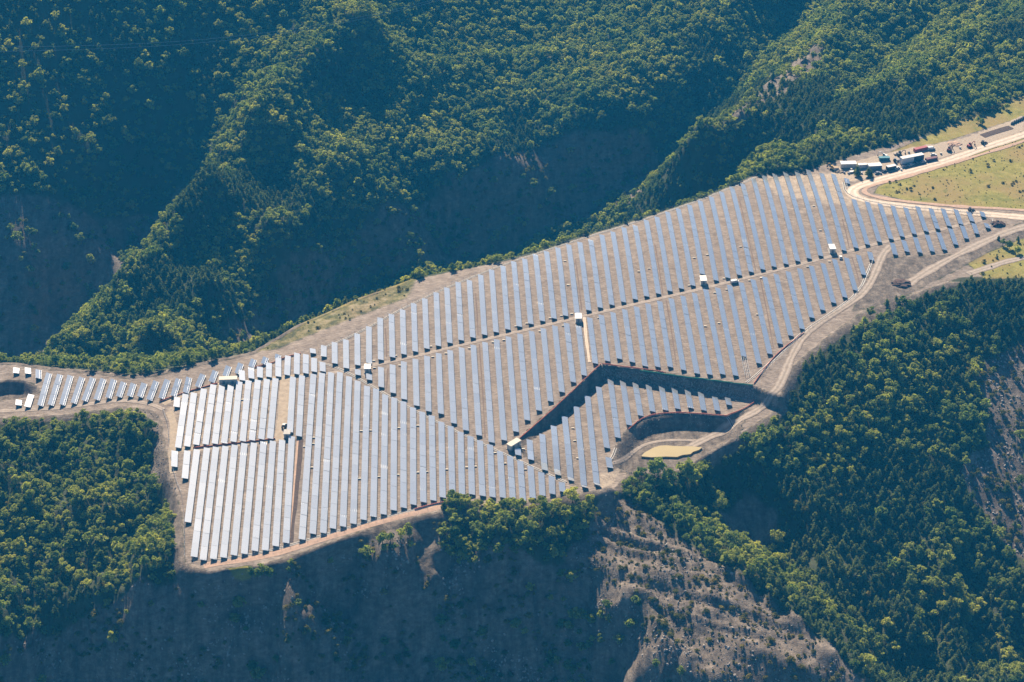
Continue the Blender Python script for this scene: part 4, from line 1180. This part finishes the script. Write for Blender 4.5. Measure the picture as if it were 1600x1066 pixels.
leg_me = MB().box((0, 0, 0), (1.3, .4, .14)).mesh('plinth', [M['concrete']])
lid_me = MB().box((0, 0, .49), (1.6, .7, .06)).mesh('lid', [M['offwhite']])
for p in bx:
    root = empty('junction_box', hit(*p), random.uniform(-.1, .1)); tag(root, 'small white junction box on the soil between solar rows', 'junction box', 'junction boxes between the solar rows')
    for nm, me in (('cabinet', box_me), ('plinth', leg_me), ('lid', lid_me)):
        o = bpy.data.objects.new(nm, me); COL.objects.link(o); o.parent = root

# ------------------------------------------------------------------ power line over the left valley
for k, (dy, nm) in enumerate([(0, 'upper of the two pale power cables over the dark left slope'), (6.5, 'lower of the two pale power cables over the dark left slope')]):
    P = [(-120, 77 + dy), (0, 74 + dy), (140, 71.5 + dy * .9), (270, 66 + dy * .8), (400, 54 + dy * .7), (520, 36 + dy * .6), (640, 10 + dy * .5), (760, -22 + dy * .4)]
    pts = [Vector(at_y(px, py, 1150 + 0.22 * (px + 120))) for px, py in P]
    pts = smooth_line(pts, 2)
    b = MB().tube(pts, 0.085, 4)
    o = b.build('power_cable', M['alu']); tag(o, nm, 'power cable', 'power cables over the left valley')

# ------------------------------------------------------------------ trees and shrubs
def leaf_material(name, lo, hi, trans=0.35, sat_lo=None):
    m, nt, out = new_mat(name)
    info = nt.nodes.new('ShaderNodeObjectInfo')
    geo = nt.nodes.new('ShaderNodeNewGeometry')
    c = ramp(nt, info.outputs['Random'], [(0.0, lo), (0.55, tuple((a + b) / 2 for a, b in zip(lo, hi))), (1.0, hi)])
    n = noise(nt, 0.55, 2.0, 0.5, geo.outputs['Position'])
    big = noise(nt, 0.02, 2.0, 0.5, geo.outputs['Position'])
    c = mix(nt, 1.0, c, ramp(nt, n, [(0.3, (0.72, 0.75, 0.7)), (0.7, (1.25, 1.2, 1.1))]), 'MULTIPLY')
    c = mix(nt, 1.0, c, ramp(nt, big, [(0.35, (0.8, 0.9, 0.9)), (0.65, (1.2, 1.15, 0.95))]), 'MULTIPLY')
    d = nt.nodes.new('ShaderNodeBsdfDiffuse'); t = nt.nodes.new('ShaderNodeBsdfTranslucent')
    nt.links.new(c, d.inputs['Color'])
    tc = mix(nt, 1.0, c, (1.05, 1.2, 0.5), 'MULTIPLY'); nt.links.new(tc, t.inputs['Color'])
    ms = nt.nodes.new('ShaderNodeMixShader'); ms.inputs[0].default_value = trans
    nt.links.new(d.outputs[0], ms.inputs[1]); nt.links.new(t.outputs[0], ms.inputs[2])
    nt.links.new(ms.outputs[0], out.inputs['Surface'])
    return m
M['leaf'] = leaf_material('broad_leaves', (0.145, 0.19, 0.057), (0.455, 0.44, 0.13), 0.54)
M['needle'] = leaf_material('pine_needles', (0.07, 0.098, 0.042), (0.18, 0.2, 0.075), 0.42)
M['scrub'] = leaf_material('scrub_leaves', (0.09, 0.09, 0.025), (0.24, 0.19, 0.055), 0.4)
M['bark'] = simple('rough_bark', (0.11, 0.085, 0.065), 0.95, 0, 0.3, 2.0, 0.1)

def leaves_mesh(name, blobs, n, size, mat, seed, flat=0.5, core=0.25):
    """leaf clumps: small bent faces spread through and over a set of lumps"""
    r = np.random.default_rng(seed)
    blobs = np.array(blobs, float)      # x y z rx rz weight
    w = blobs[:, 5] / blobs[:, 5].sum()
    k = r.choice(len(blobs), n, p=w)
    d = r.normal(size=(n, 3)); d /= np.linalg.norm(d, axis=1, keepdims=True)
    d[:, 2] = np.where((d[:, 2] < -0.3) & (r.random(n) < 0.7), -d[:, 2], d[:, 2])
    rad = np.where(r.random(n) < core, r.uniform(0.35, 0.9, n), r.uniform(0.85, 1.12, n))
    P = blobs[k, :3] + d * rad[:, None] * np.stack([blobs[k, 3], blobs[k, 3], blobs[k, 4]], 1)
    nr = d + r.normal(size=(n, 3)) * 0.65; nr[:, 2] += 0.55
    nr /= np.linalg.norm(nr, axis=1, keepdims=True)
    t = np.cross(nr, r.normal(size=(n, 3))); t /= np.linalg.norm(t, axis=1, keepdims=True)
    b = np.cross(nr, t)
    s = size * r.uniform(0.55, 1.3, n)[:, None]
    a = r.uniform(0.55, 1.0, n)[:, None]
    V = np.stack([P - t * s - b * s * a * .2, P + b * s * a * .9 + nr * s * .12, P + t * s + b * s * a * .15, P - b * s * a], 1).reshape(-1, 3)
    F = np.arange(4 * n).reshape(-1, 4)
    me = bpy.data.meshes.new(name)
    me.vertices.add(len(V)); me.vertices.foreach_set('co', V.astype(np.float32).ravel())
    me.loops.add(F.size); me.loops.foreach_set('vertex_index', F.ravel().astype(np.int32))
    me.polygons.add(n); me.polygons.foreach_set('loop_start', (np.arange(n) * 4).astype(np.int32))
    me.update(calc_edges=True); me.materials.append(mat)
    return me

def limbs(name, h, r0, n, reach, seed, lean=0.3):
    r = random.Random(seed); b = MB()
    top = Vector((r.uniform(-lean, lean), r.uniform(-lean, lean), h))
    b.tube([(0, 0, -1.2), (0, 0, h * .25), top * .6, top], [r0 * 1.2, r0, r0 * .7, r0 * .3], 6)
    for k in range(n):
        t = r.uniform(.35, .9); p = top * t; a = r.uniform(0, 6.28)
        e = p + Vector((math.cos(a) * reach, math.sin(a) * reach, r.uniform(.2, .5) * reach)) * (1.15 - t * .6)
        b.tube([p, p.lerp(e, .5) + Vector((0, 0, .15 * reach)), e], [r0 * .4, r0 * .25, r0 * .1], 4)
    return b.mesh(name, [M['bark']])

def broad(seed):
    r = random.Random(seed); H = r.uniform(7.0, 9.0)
    bl = []
    n = r.randint(9, 13)
    for k in range(n):
        a = r.uniform(0, 6.28); d = r.uniform(.5, 3.1); z = H * r.uniform(.36, .9) * (1.06 - .07 * d)
        q = r.uniform(.65, 1.5) * (1.15 - .4 * (z / H))
        bl.append((math.cos(a) * d, math.sin(a) * d, z, q, q * r.uniform(.7, 1.0), q * q))
    bl.append((r.uniform(-.6, .6), r.uniform(-.6, .6), H * .86, 1.1, 1.0, 1.3)); bl.append((0, 0, H * .5, 2.2, 1.8, 3))
    return leaves_mesh('crown', bl, 430, 0.55, M['leaf'], seed), limbs('trunk', H * .75, .2, 5, 2.2, seed)

def pine(seed):
    r = random.Random(seed); H = r.uniform(7.5, 10.0); bl = []
    for k in range(7):
        t = k / 6; z = H * (.16 + .8 * t); q = 2.1 * (1 - t) ** .8 + .35
        for j in range(3 if t < .7 else 1):
            a = r.uniform(0, 6.28); d = q * .45
            bl.append((math.cos(a) * d, math.sin(a) * d, z + r.uniform(-.3, .3), q * r.uniform(.5, .8), .65, q * q * .5 + .1))
    return leaves_mesh('crown', bl, 480, 0.46, M['needle'], seed, core=.35), limbs('trunk', H * .93, .17, 4, 1.4, seed, .1)

def shrub(seed):
    r = random.Random(seed); bl = []
    for k in range(4):
        a = r.uniform(0, 6.28); d = r.uniform(.1, .7)
        bl.append((math.cos(a) * d, math.sin(a) * d, r.uniform(.35, .95), r.uniform(.45, .75), r.uniform(.35, .6), 1))
    return leaves_mesh('crown', bl, 150, 0.22, M['scrub'], seed), limbs('stem', .9, .05, 3, .5, seed, .1)

BROAD = [broad(100 + i) for i in range(7)]
PINE = [pine(200 + i) for i in range(5)]
SHRUB = [shrub(300 + i) for i in range(5)]
def joined(pairs, nm):
    out = []
    for cr, tr in pairs:
        bm = bmesh.new(); bm.from_mesh(cr)
        n0 = len(bm.faces); bm.from_mesh(tr); bm.faces.ensure_lookup_table()
        for f in bm.faces[n0:]: f.material_index = 1
        me = bpy.data.meshes.new(nm); bm.to_mesh(me); bm.free()
        me.materials.append(cr.materials[0]); me.materials.append(M['bark'])
        out.append(me)
    return out
C_BROAD = store('broad_tree_shapes', joined(BROAD, 'tree'))
C_PINE = store('pine_tree_shapes', joined(PINE, 'tree'))
C_SHRUB = store('shrub_shapes', joined(SHRUB, 'shrub'))

# --- where they stand
SPC = 3.6
cxs, cys = np.meshgrid(np.arange(-420, 430, SPC), np.arange(600, 1660, SPC))
cxs = (cxs + RNG.uniform(-.48, .48, cxs.shape) * SPC).ravel(); cys = (cys + RNG.uniform(-.48, .48, cys.shape) * SPC).ravel()
czs = height(cxs, cys)
ppx, ppy = project(cxs, cys, czs + 4)
keep = (ppx > -130) & (ppx < 1730) & (ppy > -90) & (ppy < 1180)
cxs, cys, czs, ppx, ppy = (a[keep] for a in (cxs, cys, czs, ppx, ppy))
def inside(poly, m=0.0): return sdist(cxs, cys, poly) > -m
dens = np.ones(len(cxs))
sd = sdist(cxs, cys, PLAT)
nz = fbm(cxs, cys, 30, 3, 77) * 2
dens[inside(Z_LEFTDIM)] = 0.60
dens = np.where(inside(Z_LEFTDIM), np.clip(0.66 + 0.9 * nz, 0.3, 1), dens)
for Zp, dv in ((Z_LEFTBARE, .12), (Z_BOWL, .4), (Z_VALLEY, .25), (Z_HOLLOW, .12), (Z_SPURROCK, .3)): dens[inside(Zp)] = dv
for Zp, dv in ((Z_CLIFF, .05), (Z_KNOLL, 0.0), (Z_SCREE, 0.0), (Z_RIGHT, .04), (Z_EMB, 0), (Z_EMB2, .05)): dens[inside(Zp)] = dv
dens[(line_dist(cxs, cys, CREST1) < 34) & (cys > 960)] = 1.0
dens[inside(Z_BANKGRASS, 2)] = 0.06
dens[(sd > -5) & (cys < 1010)] = 0
dens[(sd > -2.0)] = 0
dens[inside(Z_GROVE)] = .9; dens[inside(Z_GROVE2)] = .55
dens[inside(BASIN, 1)] = 0
pick = RNG.random(len(cxs)) < dens
tx, ty, tz, tpx, tpy = (a[pick] for a in (cxs, cys, czs, ppx, ppy))
n1 = fbm(tx, ty, 55, 2, 55) * 2.6 + RNG.normal(0, .14, len(tx))
pineness = np.where(ty < 1000, np.where(tpx > 1000, .0, -.62), -.3)
pineness = np.where(sdist(tx, ty, hit_poly([(1250, 640), (1330, 560), (1480, 470), (1520, 520), (1430, 650), (1310, 760)])) > 0, -.35, pineness)
pineness = np.where((ty > 1000) & (tpx > 1180) & (tpy > 120), .05, pineness)
is_pine = n1 < pineness
sc = np.where(is_pine, RNG.uniform(.45, 1.1, len(tx)), np.where(RNG.random(len(tx)) < .68, RNG.uniform(.42, .8, len(tx)), RNG.uniform(.8, 1.3, len(tx))))
sc *= np.where((ty > 1000), 1.0, .92)
rim_t = (sdist(tx, ty, PLAT) > -30) & (ty > 860) & (tpx > 60) & (tpx < 1250)
sc = np.where(rim_t, sc * .9, sc)
sc = np.where((ty < 900) & (tpx < 320) & (tpy > 640), sc * .85, sc)
dist = np.hypot(np.hypot(tx, ty), CAM_H - tz)
in_frame = (tpx > 5) & (tpx < 1595) & (tpy > 5) & (tpy < 1060)
app = sc / dist * in_frame
# hand-placed trees
hand_b = [(1028, 752, 1.75), (1048, 752, 1.3), (1072, 748, 1.85), (1014, 762, 1.1), (1092, 742, 1.2), (1002, 748, 1.0), (1085, 756, 1.3), (1040, 765, 1.2), (402, 905, .9), (418, 902, .8), (393, 900, .7), (411, 897, .8), (455, 882, .55), (517, 880, .5), (610, 845, .7), (628, 842, .8), (640, 838, .6), (600, 862, .6), (700, 790, .8), (1445, 1010, 1.2), (1375, 810, 1.2), (1295, 665, 1.1), (1320, 690, 1.3), (1280, 660, 1.1), (1577, 388, .8), (1566, 384, .7), (1590, 395, .8), (1566, 205, 0), (1528, 192, .8), (1535, 196, .7), (1130, 870, .8), (1110, 865, .7)]
hand_p = [(1338, 274.5, 1.05), (1340, 274, .8), (1357, 276, 1.1), (1359, 275.5, .8), (1535, 445, .9), (1400, 470, .6), (1385, 478, .8), (1560, 375, .5), (1510, 445, .6), (1590, 378, .55), (1375, 500, .7)]
hb = [(hit(x, y), s) for x, y, s in hand_b if s > 0]; hp = [(hit(x, y), s) for x, y, s in hand_p]

def where_words(x, y, px, py):
    if y > 1000:
        if px < 560 and py < 330 and px < 480 - py * .8: return 'on the dark slope at upper left', 'trees on the dark left slope'
        if px > 1080: return 'on the hillside behind the works yard', 'trees on the hillside behind the yard'
        return 'on the sunny hill behind the farm', 'trees on the hill behind the farm'
    if px < 400 and py < 660: return 'on the ridge edge behind the left rows', 'trees on the left ridge edge'
    if px < 350: return 'in the forest at lower left of the farm', 'trees in the lower left forest'
    if px < 960: return 'on the slope below the bottom rim of the farm', 'trees below the bottom rim'
    return 'in the forest on the right foreground slope', 'trees in the right foreground forest'

def plant_one(name, kind, pair, loc, s, rz, part='trunk', words=None):
    root = empty(name, loc, rz); root.scale = (s, s, s * random.uniform(.7, 1.0))
    w = words or where_words(loc[0], loc[1], *project(loc[0], loc[1], loc[2]))
    tag(root, kind + ' ' + w[0], 'shrub' if part == 'stem' else 'tree', (w[1] + ' (' + name.replace('_', ' ') + ')'))
    for nm, me in (('crown', pair[0]), (part, pair[1])):
        o = bpy.data.objects.new(nm, me); COL.objects.link(o); o.parent = root

for kind, sel, hand, pairs, nm, coll, stuff in (
        ('leafy green broadleaf tree', ~is_pine, hb, BROAD, 'broadleaf_tree', C_BROAD, ('broadleaf_forest', 'dense green broadleaf forest covering the hills around the farm')),
        ('dark green pine tree', is_pine, hp, PINE, 'pine_tree', C_PINE, ('pine_forest', 'dark pine forest covering the slopes around the farm'))):
    idx = np.nonzero(sel)[0]
    order = idx[np.argsort(-app[idx])]
    single = order[:300 - len(hand)]; rest = order[300 - len(hand):]
    for p, s in hand: plant_one(nm, kind, random.choice(pairs), (p.x, p.y, p.z - .1), s, random.uniform(0, 6.28))
    for i in single:
        plant_one(nm, kind, random.choice(pairs), (float(tx[i]), float(ty[i]), float(tz[i]) - .2), float(sc[i]), random.uniform(0, 6.28))
    m = len(rest)
    rot = np.column_stack([RNG.normal(0, .06, m), RNG.normal(0, .06, m), RNG.uniform(0, 6.28, m)])
    scl = np.column_stack([sc[rest] * RNG.uniform(.9, 1.1, m), sc[rest] * RNG.uniform(.9, 1.1, m), sc[rest] * RNG.uniform(.65, 1.0, m)])
    gn_scatter(stuff[0], np.column_stack([tx[rest], ty[rest], tz[rest] - .2]), rot, scl, RNG.integers(0, len(pairs), m), coll, stuff[1], 'forest')

# shrubs: knoll, meadow, banks and cliffs
def spots(poly, n, smin, smax, clump=None):
    lo = poly.min(0); hi = poly.max(0); out = []
    while len(out) < n:
        p = RNG.uniform(lo, hi, (400, 2)); p = p[sdist(p[:, 0], p[:, 1], poly) > 1.0]
        if clump is not None: p = p[fbm(p[:, 0], p[:, 1], clump, 3, 91) * 2 + RNG.normal(0, .15, len(p)) > .22]
        out += [(q[0], q[1], RNG.uniform(smin, smax)) for q in p]
    return out[:n]
sh = [(s, ('olive scrub bush on the bare grey knoll', 'scrub bushes on the knoll')) for s in spots(Z_KNOLL, 190, .5, 1.9)]
sh += [(s, ('dark scrub bush on the dry yellow meadow', 'scrub bushes on the meadow')) for s in spots(Z_MEADOW, 46, .6, 1.5, 25)]
sh += [(s, ('scrub bush on the small meadow at the right edge', 'scrub bushes on the small meadow')) for s in spots(Z_MEADOW2, 12, .8, 1.6)]
sh += [(s, ('scrub bush on the brown bank beyond the rows', 'scrub bushes on the brown bank')) for s in spots(Z_BANK, 52, .6, 1.6)]
for s, w in sh:
    plant_one('scrub_bush', w[0].split(' bush')[0] + ' bush', random.choice(SHRUB), (float(s[0]), float(s[1]), float(height(s[0], s[1])) - .05), float(s[2]), random.uniform(0, 6.28), 'stem', (w[0].split(' bush ')[1], w[1]))
more = spots(Z_KNOLL, 520, .25, .8) + spots(Z_MEADOW, 500, .2, .5) + spots(Z_CLIFF, 700, .6, 1.9, 18) + spots(Z_BANKGRASS, 260, .6, 2.0, 20) + spots(Z_BANK, 300, .3, .9) + spots(Z_RIGHT, 220, .5, 2.0) + spots(Z_LEFTBARE, 260, .8, 2.2) + spots(Z_HOLLOW, 260, .8, 2.2) + spots(Z_BOWL, 120, .6, 1.8) + spots(Z_VALLEY, 120, .8, 2.0) + spots(Z_MEADOW2, 80, .3, .8)
# undergrowth along the edges of the woods
us = RNG.permutation(len(tx))[:2600]
more += [(tx[i] + RNG.normal(0, 2.2), ty[i] + RNG.normal(0, 2.2), RNG.uniform(1.0, 2.4)) for i in us if ty[i] < 1080]
more = np.array(more); mz = height(more[:, 0], more[:, 1])
ok = (sdist(more[:, 0], more[:, 1], PLAT) < -4) | in_poly(more[:, 0], more[:, 1], Z_MEADOW) | in_poly(more[:, 0], more[:, 1], Z_MEADOW2) | in_poly(more[:, 0], more[:, 1], Z_BANK)
more = more[ok]; mz = mz[ok]; m = len(more)
gn_scatter('scrub', np.column_stack([more[:, 0], more[:, 1], mz - .05]), np.column_stack([np.zeros((m, 2)), RNG.uniform(0, 6.28, m)]), more[:, 2:3] * np.ones((1, 3)), RNG.integers(0, len(SHRUB), m), C_SHRUB, 'low scrub and tufts dotted over knoll, meadow and cliffs', 'scrub')
st = spots(Z_KNOLL, 1100, .12, .5) + spots(Z_KNOLL, 120, .4, 1.0, 15) + spots(Z_CLIFF, 1300, .2, .9, 14) + spots(Z_RIGHT, 700, .2, 1.0) + spots(Z_EMB, 160, .15, .5) + spots(Z_GRAVEL, 320, .08, .3)
st = np.array(st); m = len(st)
gn_scatter('scree_stones', np.column_stack([st[:, 0], st[:, 1], height(st[:, 0], st[:, 1])]), RNG.uniform(0, 6.28, (m, 3)), st[:, 2:3] * RNG.uniform(.7, 1.4, (m, 3)), RNG.integers(0, 5, m), rocks, 'loose grey stones strewn over knoll, cliffs and gravel lot', 'stones')
print('TREES', len(tx), int(is_pine.sum()), 'tables', N_TAB)

# ------------------------------------------------------------------ haze over the valley
def haze_box():
    bm = bmesh.new()
    bmesh.ops.create_cube(bm, size=1.0)
    for v in bm.verts:
        v.co = Vector((v.co.x * 2000, 940 + v.co.y * 2800, 190 + v.co.z * 840))
    me = bpy.data.meshes.new('haze'); bm.to_mesh(me); bm.free()
    m, nt, out = new_mat('valley_haze')
    v = nt.nodes.new('ShaderNodeVolumePrincipled')
    v.inputs['Color'].default_value = (0.03, 0.45, 1.0, 1)
    v.inputs['Density'].default_value = 0.00009
    v.inputs['Anisotropy'].default_value = 0.0
    nt.links.new(v.outputs[0], out.inputs['Volume'])
    me.materials.append(m)
    o = bpy.data.objects.new('haze', me); COL.objects.link(o)
    tag(o, 'thin blue haze hanging over the whole valley', 'haze', kind='stuff')
haze_box()
